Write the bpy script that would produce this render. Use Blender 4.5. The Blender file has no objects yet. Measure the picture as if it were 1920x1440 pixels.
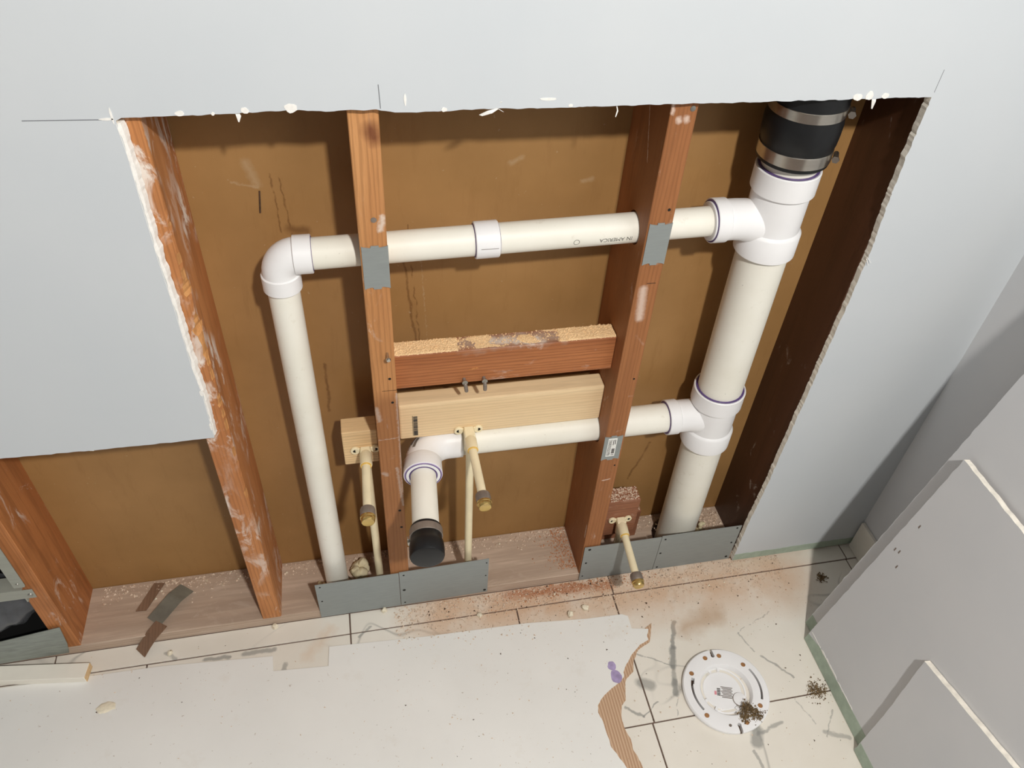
import bpy, bmesh, math, random
from mathutils import Vector, Matrix, noise
random.seed(7)
scene = bpy.context.scene
C = scene.collection

# ------------------------------------------------------------------ camera
F_PX = 1467.52
pitch, yaw, roll = -0.755122, -0.247536, 0.073674
cam_pos = Vector((0.014575, -0.941526, 1.583337))
Zr = Matrix.Rotation(yaw, 3, 'Z')
fwd = Zr @ Vector((0, math.cos(pitch), math.sin(pitch)))
right = Zr @ Vector((1, 0, 0))
up = right.cross(fwd)
r2 = math.cos(roll) * right + math.sin(roll) * up
u2 = -math.sin(roll) * right + math.cos(roll) * up
cam_data = bpy.data.cameras.new('camera')
cam = bpy.data.objects.new('camera', cam_data)
C.objects.link(cam)
m = Matrix((r2, u2, -fwd)).transposed().to_4x4()
m.translation = cam_pos
cam.matrix_world = m
cam_data.sensor_width = 36
cam_data.lens = F_PX / 1920 * 36
cam_data.clip_start = 0.02
scene.camera = cam

# ------------------------------------------------------------------ world, light, exposure
world = bpy.data.worlds.new('world')
scene.world = world
world.use_nodes = True
wb = world.node_tree.nodes['Background']
wb.inputs[0].default_value = (1.0, 0.975, 0.94, 1)
wb.inputs[1].default_value = 0.21
lamp_data = bpy.data.lights.new('ceiling_bulb', 'POINT')
lamp_data.energy = 178
lamp_data.color = (1.0, 0.965, 0.91)
lamp_data.shadow_soft_size = 0.055
lamp = bpy.data.objects.new('ceiling_bulb', lamp_data)
lamp.location = (0.46, -1.72, 2.5)
C.objects.link(lamp)
scene.view_settings.view_transform = 'Standard'
scene.view_settings.look = 'None'
scene.view_settings.gamma = 1
scene.view_settings.use_curve_mapping = False
scene.view_settings.exposure = 0.0

# ------------------------------------------------------------------ helpers: objects
def link(o, parent=None):
    C.objects.link(o)
    if parent is not None:
        o.parent = parent
    return o

def wloc(o):
    l = Vector((0, 0, 0))
    while o is not None:
        l += o.location
        o = o.parent
    return l

def thing(name, label, cat, loc=(0, 0, 0), group=None):
    o = bpy.data.objects.new(name, None)
    o.empty_display_size = 0.02
    o.location = loc
    C.objects.link(o)
    o['label'] = label
    o['category'] = cat
    if group:
        o['group'] = group
    return o

def tag(o, label, cat, group=None):
    o['label'] = label
    o['category'] = cat
    if group:
        o['group'] = group
    return o

def mk(name, V, F, mats, parent=None, smooth=False, midx=None, label=None):
    """one mesh object from world coordinates"""
    off = wloc(parent) if parent else Vector((0, 0, 0))
    me = bpy.data.meshes.new(name)
    me.from_pydata([tuple(Vector(v) - off) for v in V], [], F)
    bm = bmesh.new(); bm.from_mesh(me)
    if midx is None:
        bmesh.ops.recalc_face_normals(bm, faces=bm.faces)
    bm.to_mesh(me); bm.free()
    if not isinstance(mats, (list, tuple)):
        mats = [mats]
    for k in mats:
        me.materials.append(k)
    if midx:
        for p, i in zip(me.polygons, midx):
            p.material_index = i
    if smooth:
        for p in me.polygons:
            p.use_smooth = True
        me.set_sharp_from_angle(angle=math.radians(38))
    o = bpy.data.objects.new(name, me)
    link(o, parent)
    if label:
        o['label'] = label
    return o

def struct(o):
    o['kind'] = 'structure'
    return o

def join(*parts):
    V, F = [], []
    for v, f in parts:
        n = len(V)
        V += [tuple(a) for a in v]
        F += [tuple(i + n for i in a) for a in f]
    return V, F

def bmout(bm):
    bm.verts.ensure_lookup_table()
    V = [v.co.copy() for v in bm.verts]
    bm.verts.index_update()
    F = [tuple(v.index for v in f.verts) for f in bm.faces]
    bm.free()
    return V, F

def box(x0, x1, y0, y1, z0, z1, bev=0.0, seg=1):
    bm = bmesh.new()
    bmesh.ops.create_cube(bm, size=1)
    for v in bm.verts:
        v.co = Vector(((x0 + x1) / 2 + v.co.x * (x1 - x0), (y0 + y1) / 2 + v.co.y * (y1 - y0), (z0 + z1) / 2 + v.co.z * (z1 - z0)))
    if bev:
        bmesh.ops.bevel(bm, geom=list(bm.edges), offset=bev, segments=seg, profile=0.5, affect='EDGES')
    return bmout(bm)

def xform(vf, M):
    return [M @ Vector(v) for v in vf[0]], vf[1]

def frame(d):
    d = Vector(d).normalized()
    a = Vector((0, 0, 1)) if abs(d.z) < 0.9 else Vector((1, 0, 0))
    x = d.cross(a).normalized()
    y = d.cross(x).normalized()
    return d, x, y

def lathe(prof, p0, d, n=40):
    """prof: list of (radius, distance along d)"""
    d, x, y = frame(d)
    p0 = Vector(p0)
    V, F = [], []
    for r, s in prof:
        for k in range(n):
            a = 2 * math.pi * k / n
            V.append(p0 + d * s + (x * math.cos(a) + y * math.sin(a)) * r)
    for i in range(len(prof) - 1):
        for k in range(n):
            F.append((i * n + k, i * n + (k + 1) % n, (i + 1) * n + (k + 1) % n, (i + 1) * n + k))
    if prof[0][0] > 1e-6:
        F.append(tuple(range(n))[::-1])
    if prof[-1][0] > 1e-6:
        F.append(tuple(range((len(prof) - 1) * n, len(prof) * n)))
    return V, F

def cyl(a, b, r, n=32, bev=0.0):
    a, b = Vector(a), Vector(b)
    L = (b - a).length
    if bev:
        return lathe([(r - bev, 0), (r, bev), (r, L - bev), (r - bev, L)], a, b - a, n)
    return lathe([(r, 0), (r, L)], a, b - a, n)

def ring(a, b, ro, ri, n=40, bev=0.0006):
    a, b = Vector(a), Vector(b)
    L = (b - a).length
    V, F = lathe([(ri, 0), (ro - bev, 0), (ro, bev), (ro, L - bev), (ro - bev, L), (ri, L), (ri, 0)], a, b - a, n)
    return V, F[:6 * n]

def sweep(path, radii, n=28, caps=True):
    path = [Vector(p) for p in path]
    V, F = [], []
    t = (path[1] - path[0]).normalized()
    _, x, y = frame(t)
    for i, p in enumerate(path):
        if i == 0:
            t2 = (path[1] - path[0]).normalized()
        elif i == len(path) - 1:
            t2 = (path[-1] - path[-2]).normalized()
        else:
            t2 = ((path[i] - path[i - 1]).normalized() + (path[i + 1] - path[i]).normalized()).normalized()
        q = t.rotation_difference(t2)
        x = q @ x; y = q @ y; t = t2
        r = radii[i] if isinstance(radii, (list, tuple)) else radii
        for k in range(n):
            a = 2 * math.pi * k / n
            V.append(p + (x * math.cos(a) + y * math.sin(a)) * r)
    for i in range(len(path) - 1):
        for k in range(n):
            F.append((i * n + k, i * n + (k + 1) % n, (i + 1) * n + (k + 1) % n, (i + 1) * n + k))
    if caps:
        F.append(tuple(range(n))[::-1])
        F.append(tuple(range((len(path) - 1) * n, len(path) * n)))
    return V, F

def prism(poly, mapf, t0, t1):
    """extrude polygon of 2-d points; mapf(a, b, t) -> world. Faces: 0 front(t0), 1 back, then sides"""
    n = len(poly)
    V = [mapf(a, b, t0) for a, b in poly] + [mapf(a, b, t1) for a, b in poly]
    F = [tuple(range(n)), tuple(range(n, 2 * n))[::-1]]
    F += [(i, i + n, (i + 1) % n + n, (i + 1) % n) for i in range(n)]
    return V, F

def jag(pts, step=0.006, amp=0.0012, seed=0.0, rough=0.6):
    """roughen an open polyline of 2-d points"""
    out = []
    for (a, b), (c, d) in zip(pts, pts[1:]):
        L = math.hypot(c - a, d - b)
        k = max(1, int(L / step))
        nx, ny = -(d - b) / max(L, 1e-9), (c - a) / max(L, 1e-9)
        for i in range(k):
            s = i / k
            x, y = a + (c - a) * s, b + (d - b) * s
            w = amp * (noise.noise((x * 60, y * 60, seed)) * 1.2 + rough * noise.noise((x * 300, y * 300, seed + 5)))
            out.append((x + nx * w, y + ny * w))
    out.append(pts[-1])
    return out

def cutaway(o, cutters):
    """boolean-subtract cutter geometry from mesh object o"""
    off = wloc(o)
    me = bpy.data.meshes.new('cutter')
    V, F = join(*cutters)
    me.from_pydata([tuple(Vector(v)) for v in V], [], F)
    bm = bmesh.new(); bm.from_mesh(me); bmesh.ops.recalc_face_normals(bm, faces=bm.faces); bm.to_mesh(me); bm.free()
    c = bpy.data.objects.new('cutter', me)
    c.location = -off + o.location if o.parent is None else -wloc(o.parent) + wloc(o.parent)
    C.objects.link(c)
    md = o.modifiers.new('cut', 'BOOLEAN')
    md.operation = 'DIFFERENCE'; md.solver = 'EXACT'; md.object = c
    try:
        md.use_self = True
    except Exception:
        pass
    bpy.context.view_layer.update()
    dg = bpy.context.evaluated_depsgraph_get()
    new = bpy.data.meshes.new_from_object(o.evaluated_get(dg))
    o.modifiers.clear()
    old = o.data
    o.data = new
    nm = old.name
    bpy.data.meshes.remove(old); new.name = nm
    bpy.data.objects.remove(c); bpy.data.meshes.remove(me)
    return o

# ------------------------------------------------------------------ helpers: materials
def S(r, g, b):
    f = lambda c: (c / 255 / 12.92) if c / 255 <= 0.04045 else ((c / 255 + 0.055) / 1.055) ** 2.4
    return (f(r), f(g), f(b), 1)

class NT:
    def __init__(self, name, rough=0.6, metal=0.0, spec=0.4):
        self.m = bpy.data.materials.new(name)
        self.m.use_nodes = True
        self.t = self.m.node_tree
        self.b = self.t.nodes['Principled BSDF']
        self.b.inputs['Roughness'].default_value = rough
        self.b.inputs['Metallic'].default_value = metal
        self.b.inputs['Specular IOR Level'].default_value = spec
        self.tc = self.t.nodes.new('ShaderNodeTexCoord').outputs['Object']
    def n(self, t, **kw):
        x = self.t.nodes.new(t)
        for k, v in kw.items():
            setattr(x, k, v)
        return x
    def put(self, sock, v):
        if isinstance(v, bpy.types.NodeSocket):
            self.t.links.new(v, sock)
        else:
            sock.default_value = v
    def mapping(self, scale=(1, 1, 1), loc=(0, 0, 0), vec=None):
        x = self.n('ShaderNodeMapping')
        self.put(x.inputs[0], vec or self.tc)
        x.inputs['Scale'].default_value = scale
        x.inputs['Location'].default_value = loc
        return x.outputs[0]
    def noise(self, scale, detail=4, rough=0.55, vec=None, dist=0.0, color=False):
        x = self.n('ShaderNodeTexNoise')
        self.put(x.inputs['Vector'], vec or self.tc)
        x.inputs['Scale'].default_value = scale
        x.inputs['Detail'].default_value = detail
        x.inputs['Roughness'].default_value = rough
        x.inputs['Distortion'].default_value = dist
        return x.outputs['Color' if color else 'Fac']
    def wave(self, scale, dist=2, detail=2, direction='X', vec=None, dscale=1.0, typ='BANDS', prof='SIN'):
        x = self.n('ShaderNodeTexWave', wave_type=typ, wave_profile=prof)
        if typ == 'BANDS':
            x.bands_direction = direction
        self.put(x.inputs['Vector'], vec or self.tc)
        x.inputs['Scale'].default_value = scale
        x.inputs['Distortion'].default_value = dist
        x.inputs['Detail'].default_value = detail
        x.inputs['Detail Scale'].default_value = dscale
        return x.outputs['Fac']
    def ramp(self, fac, stops):
        x = self.n('ShaderNodeValToRGB')
        self.put(x.inputs[0], fac)
        e = x.color_ramp.elements
        while len(e) < len(stops):
            e.new(0.5)
        for el, (p, c) in zip(e, stops):
            el.position = p
            el.color = c if isinstance(c, (tuple, list)) else (c, c, c, 1)
        return x.outputs[0]
    def mix(self, fac, a, b, mode='MIX'):
        x = self.n('ShaderNodeMix', data_type='RGBA', blend_type=mode)
        self.put(x.inputs[0], fac)
        self.put(x.inputs[6], a)
        self.put(x.inputs[7], b)
        return x.outputs[2]
    def math(self, op, a, b=0.0, clamp=False):
        x = self.n('ShaderNodeMath', operation=op, use_clamp=clamp)
        self.put(x.inputs[0], a)
        self.put(x.inputs[1], b)
        return x.outputs[0]
    def seg(self, a, b, w, soft=0.5, wobble=0.0, wscale=60):
        """mask of a smear along the segment a-b with half width w"""
        P = self.tc
        if wobble:
            nz = self.noise(wscale, 3, color=True)
            v = self.n('ShaderNodeVectorMath', operation='SUBTRACT'); self.put(v.inputs[0], nz); v.inputs[1].default_value = (0.5, 0.5, 0.5)
            s = self.n('ShaderNodeVectorMath', operation='SCALE'); self.put(s.inputs[0], v.outputs[0]); s.inputs['Scale'].default_value = wobble
            ad = self.n('ShaderNodeVectorMath', operation='ADD'); self.put(ad.inputs[0], P); self.put(ad.inputs[1], s.outputs[0])
            P = ad.outputs[0]
        A, B = Vector(a), Vector(b)
        ba = B - A
        pa = self.n('ShaderNodeVectorMath', operation='SUBTRACT'); self.put(pa.inputs[0], P); pa.inputs[1].default_value = A
        dt = self.n('ShaderNodeVectorMath', operation='DOT_PRODUCT'); self.put(dt.inputs[0], pa.outputs[0]); dt.inputs[1].default_value = ba / max(ba.length_squared, 1e-9)
        h = self.math('ADD', dt.outputs['Value'], 0.0, clamp=True)
        sc = self.n('ShaderNodeVectorMath', operation='SCALE'); sc.inputs[0].default_value = ba; self.put(sc.inputs['Scale'], h)
        df = self.n('ShaderNodeVectorMath', operation='DISTANCE'); self.put(df.inputs[0], pa.outputs[0]); self.put(df.inputs[1], sc.outputs[0])
        return self.ramp(self.math('DIVIDE', df.outputs['Value'], w * 2), [(0.5 * (1 - soft), 1.0), (0.5, 0.0)])
    def color(self, c):
        self.put(self.b.inputs['Base Color'], c)
    def bump(self, h, strength=0.3, dist=0.002):
        x = self.n('ShaderNodeBump')
        x.inputs['Strength'].default_value = strength
        x.inputs['Distance'].default_value = dist
        self.put(x.inputs['Height'], h)
        self.put(self.b.inputs['Normal'], x.outputs[0])

def plain(name, col, rough=0.6, metal=0.0, var=0.06, scale=40, bump=0.0, spec=0.4):
    t = NT(name, rough, metal, spec)
    nz = t.noise(scale, 5)
    dk = tuple(c * (1 - var * 2.2) for c in col[:3]) + (1,)
    lt = tuple(min(1, c * (1 + var)) for c in col[:3]) + (1,)
    t.color(t.ramp(nz, [(0.3, dk), (0.7, lt)]))
    if bump:
        t.bump(t.noise(scale * 4, 4), bump, 0.001)
    return t.m

def wood(name, lo, hi, axis='Z', rings=14, smear=0.0, smear_col=S(235, 225, 215), dirt=0.0, seed=0.0, rough=0.62, sscale=28, grain=0.35):
    t = NT(name, rough)
    i = 'XYZ'.index(axis)
    sc = [1, 1, 1]; sc[i] = 0.07
    v = t.mapping(tuple(sc), (seed, seed * 1.7, seed * 0.6))
    big = t.noise(rings, 3, 0.5, vec=v, dist=0.6)
    w = t.wave(rings * 3.2, 6, 3, 'X' if axis != 'X' else 'Z', vec=v, dscale=1.5)
    fine = t.noise(420, 4, 0.6, vec=v)
    base = t.ramp(big, [(0.28, lo), (0.72, hi)])
    dk = tuple(c * 0.62 for c in lo[:3]) + (1,)
    base = t.mix(t.math('MULTIPLY', t.ramp(w, [(0.55, 0.0), (0.95, 1.0)]), grain), base, dk)
    base = t.mix(t.math('MULTIPLY', t.ramp(fine, [(0.45, 0.0), (0.75, 1.0)]), grain * 0.8), base, dk)
    if dirt:
        base = t.mix(t.math('MULTIPLY', t.ramp(t.noise(9, 5, 0.6), [(0.5, 0.0), (0.68, 1.0)]), dirt), base, tuple(c * 0.4 for c in lo[:3]) + (1,))
    if smear:
        s2 = t.mapping((1, 1, 0.45) if axis == 'Z' else (0.45, 1, 1), (seed * 3, 0, 0))
        n1 = t.ramp(t.noise(sscale, 6, 0.68, vec=s2, dist=0.8), [(0.62 - smear * 0.12, 0.0), (0.74 - smear * 0.12, 1.0)])
        n2 = t.ramp(t.noise(6, 2), [(0.42, 0.0), (0.6, 1.0)])
        base = t.mix(t.math('MULTIPLY', n1, t.math('MULTIPLY', n2, min(1, 0.55 + smear * 0.4))), base, smear_col)
    t.color(base)
    t.bump(t.mix(0.5, w, fine), 0.25, 0.0008)
    return t

MAT = {}
# painted drywall
t = NT('painted_drywall', 0.62, 0, 0.35)
nz = t.noise(3.5, 4); t.color(t.ramp(nz, [(0.3, S(202, 208, 213)), (0.7, S(207, 212, 216))]))
t.bump(t.noise(260, 3), 0.06, 0.0006); MAT['paint'] = t.m
# right hand wall and the loose sheets: same paint, a little greyer
t = NT('painted_sheet', 0.66, 0, 0.3)
t.color(t.ramp(t.noise(5, 4), [(0.3, S(206, 208, 211)), (0.7, S(212, 213, 215))])); t.bump(t.noise(220, 3), 0.06, 0.0006); MAT['sheet'] = t.m
MAT['gypsum'] = plain('gypsum_core', S(244, 238, 226), 0.95, 0, 0.08, 60, 0.5)
MAT['chip'] = plain('torn_paper_white', S(245, 243, 238), 0.9, 0, 0.04, 200, 0.2)
MAT['green'] = plain('green_board_paper', S(172, 187, 171), 0.85, 0, 0.06, 60, 0.1)
MAT['pencil'] = plain('pencil_graphite', S(128, 131, 136), 0.6)
# kraft paper back of the far wallboard
t = NT('kraft_paper', 0.5, 0, 0.35)
b = t.ramp(t.noise(4, 5, 0.6), [(0.3, S(149, 112, 67)), (0.7, S(167, 127, 79))])
b = t.mix(t.math('MULTIPLY', t.ramp(t.noise(14, 5, 0.7, vec=t.mapping((3, 1, 0.5))), [(0.55, 0.0), (0.75, 1.0)]), 0.25), b, S(120, 82, 44))
st = S(96, 60, 30)
for a, c, w in [((0.052, .149, .93), (0.06, .149, .56), .004), ((0.088, .149, .86), (0.112, .149, .56), .0035), ((0.1, .149, .9), (0.118, .149, .5), .0018),
                ((-.088, .149, 1.0), (-.08, .149, .87), .002), ((-.1, .149, 1.0), (-.096, .149, .9), .002), ((-.096, .149, .5), (-.085, .149, .36), .006),
                ((-.061, .149, .62), (-.065, .149, .5), .004), ((.62, .149, .3), (.585, .149, .18), .004), ((-.082, .149, .905), (-.06, .149, .9), .012)]:
    b = t.mix(t.math('MULTIPLY', t.seg(a, c, w, 0.8, 0.012, 45), 0.6), b, st)
ch = S(178, 152, 118)
for a, c, w in [((-.12, .149, .985), (-.13, .149, 1.02), .01), ((.262, .149, 1.0), (.28, .149, 1.008), .006), ((.382, .149, .962), (.398, .149, .966), .006), ((-.155, .149, .99), (-.12, .149, .98), .003),
                ((.118, .149, .84), (.128, .149, .6), .0016)]:
    b = t.mix(t.math('MULTIPLY', t.seg(a, c, w, 0.9, 0.01, 120), 0.55), b, ch)
sp = t.ramp(t.noise(130, 2, 0.4), [(0.76, 0.0), (0.79, 1.0)])
b = t.mix(t.math('MULTIPLY', sp, 0.55), b, ch)
t.color(b); t.bump(t.noise(90, 4), 0.08, 0.001); MAT['kraft'] = t.m
# woods
MAT['studA'] = wood('stud_orange_fir', S(160, 98, 54), S(196, 130, 78), smear=0.35, seed=1.3, dirt=0.2).m
t = wood('stud_scuffed_fir', S(172, 108, 62), S(206, 142, 88), smear=1.15, seed=4.1, sscale=34, dirt=0.15); MAT['studB'] = t.m
t = wood('stud_pale_fir', S(184, 126, 76), S(212, 156, 102), smear=0.25, seed=7.7, grain=0.4)
bc = t.b.inputs['Base Color'].links[0].from_socket
kn = t.seg((0.047, .0127, 1.128), (0.05, .0127, 1.118), .016, 0.9, 0.01, 60)
bc = t.mix(t.math('MULTIPLY', kn, 0.8), bc, S(96, 42, 22))
for a, c, w in [((.058, .0127, .66), (.0585, .0127, .4), .0035), ((.05, .0127, .98), (.055, .0127, 1.0), .006), ((.022, .0127, .55), (.058, .0127, .553), .002), ((.024, .0127, .46), (.03, .0127, .455), .006), ((.05, .0127, .47), (.056, .0127, .36), .004), ((.022, .0127, .63), (.026, .0127, .6), .006)]:
    bc = t.mix(t.math('MULTIPLY', t.seg(a, c, w, 0.8, 0.008, 160), 0.75), bc, S(228, 214, 200))
dk = t.seg((.039, .0127, .62), (.039, .0127, .1), .05, 0.6, 0.03, 30)
bc = t.mix(t.math('MULTIPLY', dk, 0.5), bc, S(118, 66, 34))
t.color(bc); MAT['studC'] = t.m
t = wood('stud_red_fir', S(142, 90, 52), S(172, 114, 70), smear=0.2, seed=11.2, grain=0.3)
bc = t.b.inputs['Base Color'].links[0].from_socket
for a, c, w in [((.462, .0127, 1.127), (.463, .0127, 1.124), .006), ((.473, .0127, 1.128), (.474, .0127, 1.124), .006), ((.45, .0127, 1.15), (.451, .0127, 1.135), .004), ((.466, .0127, .45), (.483, .0127, .452), .002), ((.462, .0127, .84), (.466, .0127, .78), .01), ((.448, .09, 1.12), (.448, .06, 1.04), .002), ((.449, .02, .2), (.449, .02, .16), .004), ((.46, .0127, .36), (.475, .0127, .362), .0025)]:
    bc = t.mix(t.math('MULTIPLY', t.seg(a, c, w, 0.8, 0.006, 160), 0.7), bc, S(226, 205, 190))
t.color(bc); MAT['studD'] = t.m
MAT['studE'] = wood('stud_dark_fir', S(66, 38, 24), S(88, 54, 36), smear=0.05, seed=15, grain=0.25, rough=0.45).m
MAT['plate'] = wood('dusty_sole_plate', S(174, 150, 130), S(208, 187, 168), 'X', smear=0.5, seed=3.2, sscale=14, grain=0.25, rough=0.9, smear_col=S(205, 186, 170)).m
t = wood('old_block_fir', S(146, 84, 48), S(184, 118, 72), 'X', smear=0.12, seed=21, grain=0.4)
bc = t.b.inputs['Base Color'].links[0].from_socket
bc = t.mix(t.math('MULTIPLY', t.seg((-.08, 0, .0745), (.10, 0, .0745), .022, 0.7, 0.02, 60), 0.75), bc, S(176, 156, 140))
bc = t.mix(t.math('MULTIPLY', t.seg((-.02, 0, .0745), (.06, -.01, .0745), .014, 0.9, 0.03, 90), 0.8), bc, S(226, 216, 204))
t.color(bc); MAT['oldblock'] = t.m
MAT['newblock'] = wood('new_spruce', S(228, 196, 152), S(242, 216, 174), 'X', seed=5, grain=0.22).m
MAT['endgrain'] = wood('new_spruce_end', S(222, 186, 138), S(240, 208, 160), 'X', seed=8, grain=0.4).m
MAT['darkblock'] = wood('dirty_old_block', S(134, 86, 62), S(168, 114, 84), 'X', smear=0.55, seed=2.2, sscale=60, smear_col=S(190, 160, 140)).m
MAT['splinter'] = wood('fresh_split_wood', S(188, 122, 66), S(226, 170, 110), 'Z', seed=2, grain=0.4).m
MAT['brownstrip'] = wood('brown_strip', S(120, 92, 72), S(144, 114, 92), 'Y', seed=6, grain=0.3).m
# plastics
t = NT('pvc_pipe', 0.48, 0, 0.4)
b = t.ramp(t.noise(7, 4), [(0.3, S(236, 233, 220)), (0.7, S(245, 243, 233))])
b = t.mix(t.math('MULTIPLY', t.ramp(t.noise(45, 5, 0.7), [(0.62, 0.0), (0.8, 1.0)]), 0.35), b, S(180, 166, 136))
b = t.mix(t.math('MULTIPLY', t.ramp(t.noise(150, 2, 0.5), [(0.76, 0.0), (0.8, 1.0)]), 0.35), b, S(96, 86, 80))
t.color(b); MAT['pvc'] = t.m
MAT['fitting'] = plain('pvc_fitting', S(242, 242, 243), 0.4, 0, 0.02, 9, 0, 0.4)
MAT['primer'] = plain('purple_primer', S(92, 72, 124), 0.4, 0, 0.1, 80)
MAT['primer_light'] = plain('purple_primer_stain', S(176, 160, 200), 0.6, 0, 0.12, 90)
MAT['ink'] = plain('printing_ink', S(70, 66, 62), 0.7)
MAT['ink_soft'] = plain('faded_ink', S(128, 120, 112), 0.7)
MAT['cpvc'] = plain('cpvc_cream', S(243, 230, 194), 0.4, 0, 0.05, 20)
MAT['glue'] = plain('yellow_glue', S(232, 190, 96), 0.3, 0, 0.08, 90)
MAT['rubber'] = plain('black_rubber', S(22, 23, 25), 0.42, 0, 0.1, 60, 0.05)
MAT['blackbag'] = plain('black_plastic_film', S(84, 86, 90), 0.24, 0, 0.15, 20, 0.1)
MAT['void'] = plain('black_cavity_shade', S(12, 12, 12), 0.9)  # flat black standing in for the shade inside the duct box
# metals
def brushed(name, c, rough, metal, var=0.12):
    t = NT(name, rough, metal)
    dk = tuple(x * (1 - var) for x in c[:3]) + (1,)
    t.color(t.ramp(t.noise(30, 4, vec=t.mapping((1, 1, 6))), [(0.3, dk), (0.7, c)]))
    return t.m
MAT['steel'] = brushed('clamp_steel', S(200, 194, 184), 0.24, 0.95)
MAT['galv'] = brushed('galvanised_plate', S(152, 158, 157), 0.5, 0.2, 0.08)
MAT['galv_dull'] = brushed('dull_sheet_metal', S(158, 164, 158), 0.36, 0.6, 0.25)
MAT['beige_metal'] = brushed('painted_grey_metal', S(160, 162, 152), 0.5, 0.1)
MAT['brass'] = brushed('brass', S(214, 184, 116), 0.28, 0.9)
MAT['bronze'] = brushed('dull_collar', S(150, 138, 128), 0.5, 0.4, 0.3)
MAT['screw'] = brushed('screw_steel', S(170, 168, 160), 0.35, 0.9)
MAT['rustscrew'] = brushed('tan_screw', S(178, 130, 84), 0.55, 0.2, 0.25)
MAT['dark'] = plain('dark_nail_hole', S(26, 24, 22), 0.8)
MAT['foam'] = plain('spray_foam', S(226, 214, 178), 0.75, 0, 0.1, 60, 0.2)
MAT['saw'] = plain('pale_sawdust', S(244, 208, 160), 0.95, 0, 0.12, 300)
MAT['sawred'] = plain('reddish_sawdust', S(202, 144, 104), 0.95, 0, 0.15, 300)
MAT['dust'] = plain('drywall_dust', S(228, 206, 184), 0.95, 0, 0.15, 250)
MAT['bark'] = plain('dark_crumb_and_slot_shade', S(84, 62, 46), 0.9, 0, 0.2, 200)
MAT['crumbwhite'] = plain('white_crumb', S(238, 228, 205), 0.9, 0, 0.05, 200)
MAT['mud'] = plain('brown_mud', S(138, 116, 84), 0.95, 0, 0.25, 160, 0.1)
MAT['label'] = plain('white_sticker', S(238, 238, 234), 0.5, 0, 0.02)
MAT['pink'] = plain('pink_print', S(226, 150, 160), 0.6)
MAT['cream_board'] = plain('cream_painted_board', S(244, 239, 227), 0.5, 0, 0.03, 12)
MAT['grout'] = plain('dark_grout', S(112, 92, 82), 0.95, 0, 0.15, 150, 0.3)
# marble-look tile
t = NT('marble_tile', 0.3, 0, 0.4)
b = t.ramp(t.noise(5, 5), [(0.3, S(226, 220, 208)), (0.7, S(236, 231, 221))])
v1 = t.noise(1.9, 3, 0.55, dist=0.5)
vein = t.ramp(t.math('ABSOLUTE', t.math('SUBTRACT', v1, 0.5)), [(0.0, 1.0), (0.007, 0.0)])
b = t.mix(t.math('MULTIPLY', vein, t.math('MULTIPLY', t.ramp(t.noise(4, 2), [(0.45, 0.0), (0.6, 1.0)]), 0.6)), b, S(150, 148, 142))
gv = S(136, 136, 132)
for a, c, w, k in [((.637, -.13, 0), (.612, -.19, 0), .006, .9), ((.612, -.19, 0), (.598, -.232, 0), .009, .95), ((.598, -.232, 0), (.591, -.268, 0), .006, .7), ((.598, -.23, 0), (.53, -.19, 0), .0022, .7), ((.59, -.262, 0), (.583, -.29, 0), .008, .9),
                   ((.518, -.255, 0), (.535, -.262, 0), .016, .75), ((.47, -.3, 0), (.5, -.325, 0), .004, .8), ((.5, -.325, 0), (.54, -.3, 0), .002, .8), ((.583, -.3, 0), (.57, -.335, 0), .0016, .7), ((.712, -.415, 0), (.722, -.39, 0), .016, .85), ((.722, -.4, 0), (.78, -.385, 0), .005, .7),
                   ((.7, -.43, 0), (.705, -.5, 0), .004, .7), ((.8, -.24, 0), (.85, -.3, 0), .0035, .75), ((.79, -.23, 0), (.77, -.18, 0), .002, .6), ((.77, -.18, 0), (.87, -.14, 0), .0016, .6), ((.86, -.42, 0), (.905, -.44, 0), .006, .6), ((.9, -.38, 0), (.86, -.43, 0), .002, .6), ((.83, -.345, 0), (.85, -.4, 0), .002, .5),
                   ((-.06, -.05, 0), (-.035, -.03, 0), .004, .7), ((-.3, -.05, 0), (-.24, -.048, 0), .008, .75), ((-.38, -.048, 0), (-.33, -.05, 0), .006, .8), ((.09, -.05, 0), (.11, -.07, 0), .003, .5), ((-.46, -.02, 0), (-.44, -.035, 0), .006, .6), ((-.215, -.085, 0), (-.22, -.1, 0), .006, .7)]:
    b = t.mix(t.math('MULTIPLY', t.seg(a, c, w, 0.55, 0.012, 55), k * 0.85), b, gv)
# tan sawdust film trodden over the tiles near the open wall
film = t.ramp(t.noise(11, 6, 0.7), [(0.26, 0.35), (0.56, 1.0)])
band = t.seg((.14, -.02, 0), (.92, -.05, 0), .13, 0.85, 0.05, 12)
b = t.mix(t.math('MULTIPLY', t.math('MULTIPLY', film, band), 0.9), b, S(212, 178, 148))
b = t.mix(t.math('MULTIPLY', t.seg((.655, -.15, 0), (.74, -.125, 0), .035, 0.9, 0.05, 25), 0.6), b, S(186, 152, 118))
b = t.mix(t.math('MULTIPLY', t.seg((.28, -.0, 0), (.52, -.012, 0), .018, 0.8, 0.03, 60), 0.75), b, S(176, 116, 80))
b = t.mix(t.math('MULTIPLY', t.seg((-.17, -.075, 0), (-.12, -.02, 0), .02, 0.9, 0.03, 40), 0.35), b, S(216, 184, 152))
fl = t.ramp(t.noise(220, 3, 0.6), [(0.66, 0.0), (0.72, 1.0)])
b = t.mix(t.math('MULTIPLY', t.math('MULTIPLY', fl, t.seg((.1, -.04, 0), (.95, -.1, 0), .14, 0.8)), 0.6), b, S(140, 96, 70))
t.color(b); t.bump(t.noise(40, 3), 0.03, 0.001); MAT['tile'] = t.m
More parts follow.
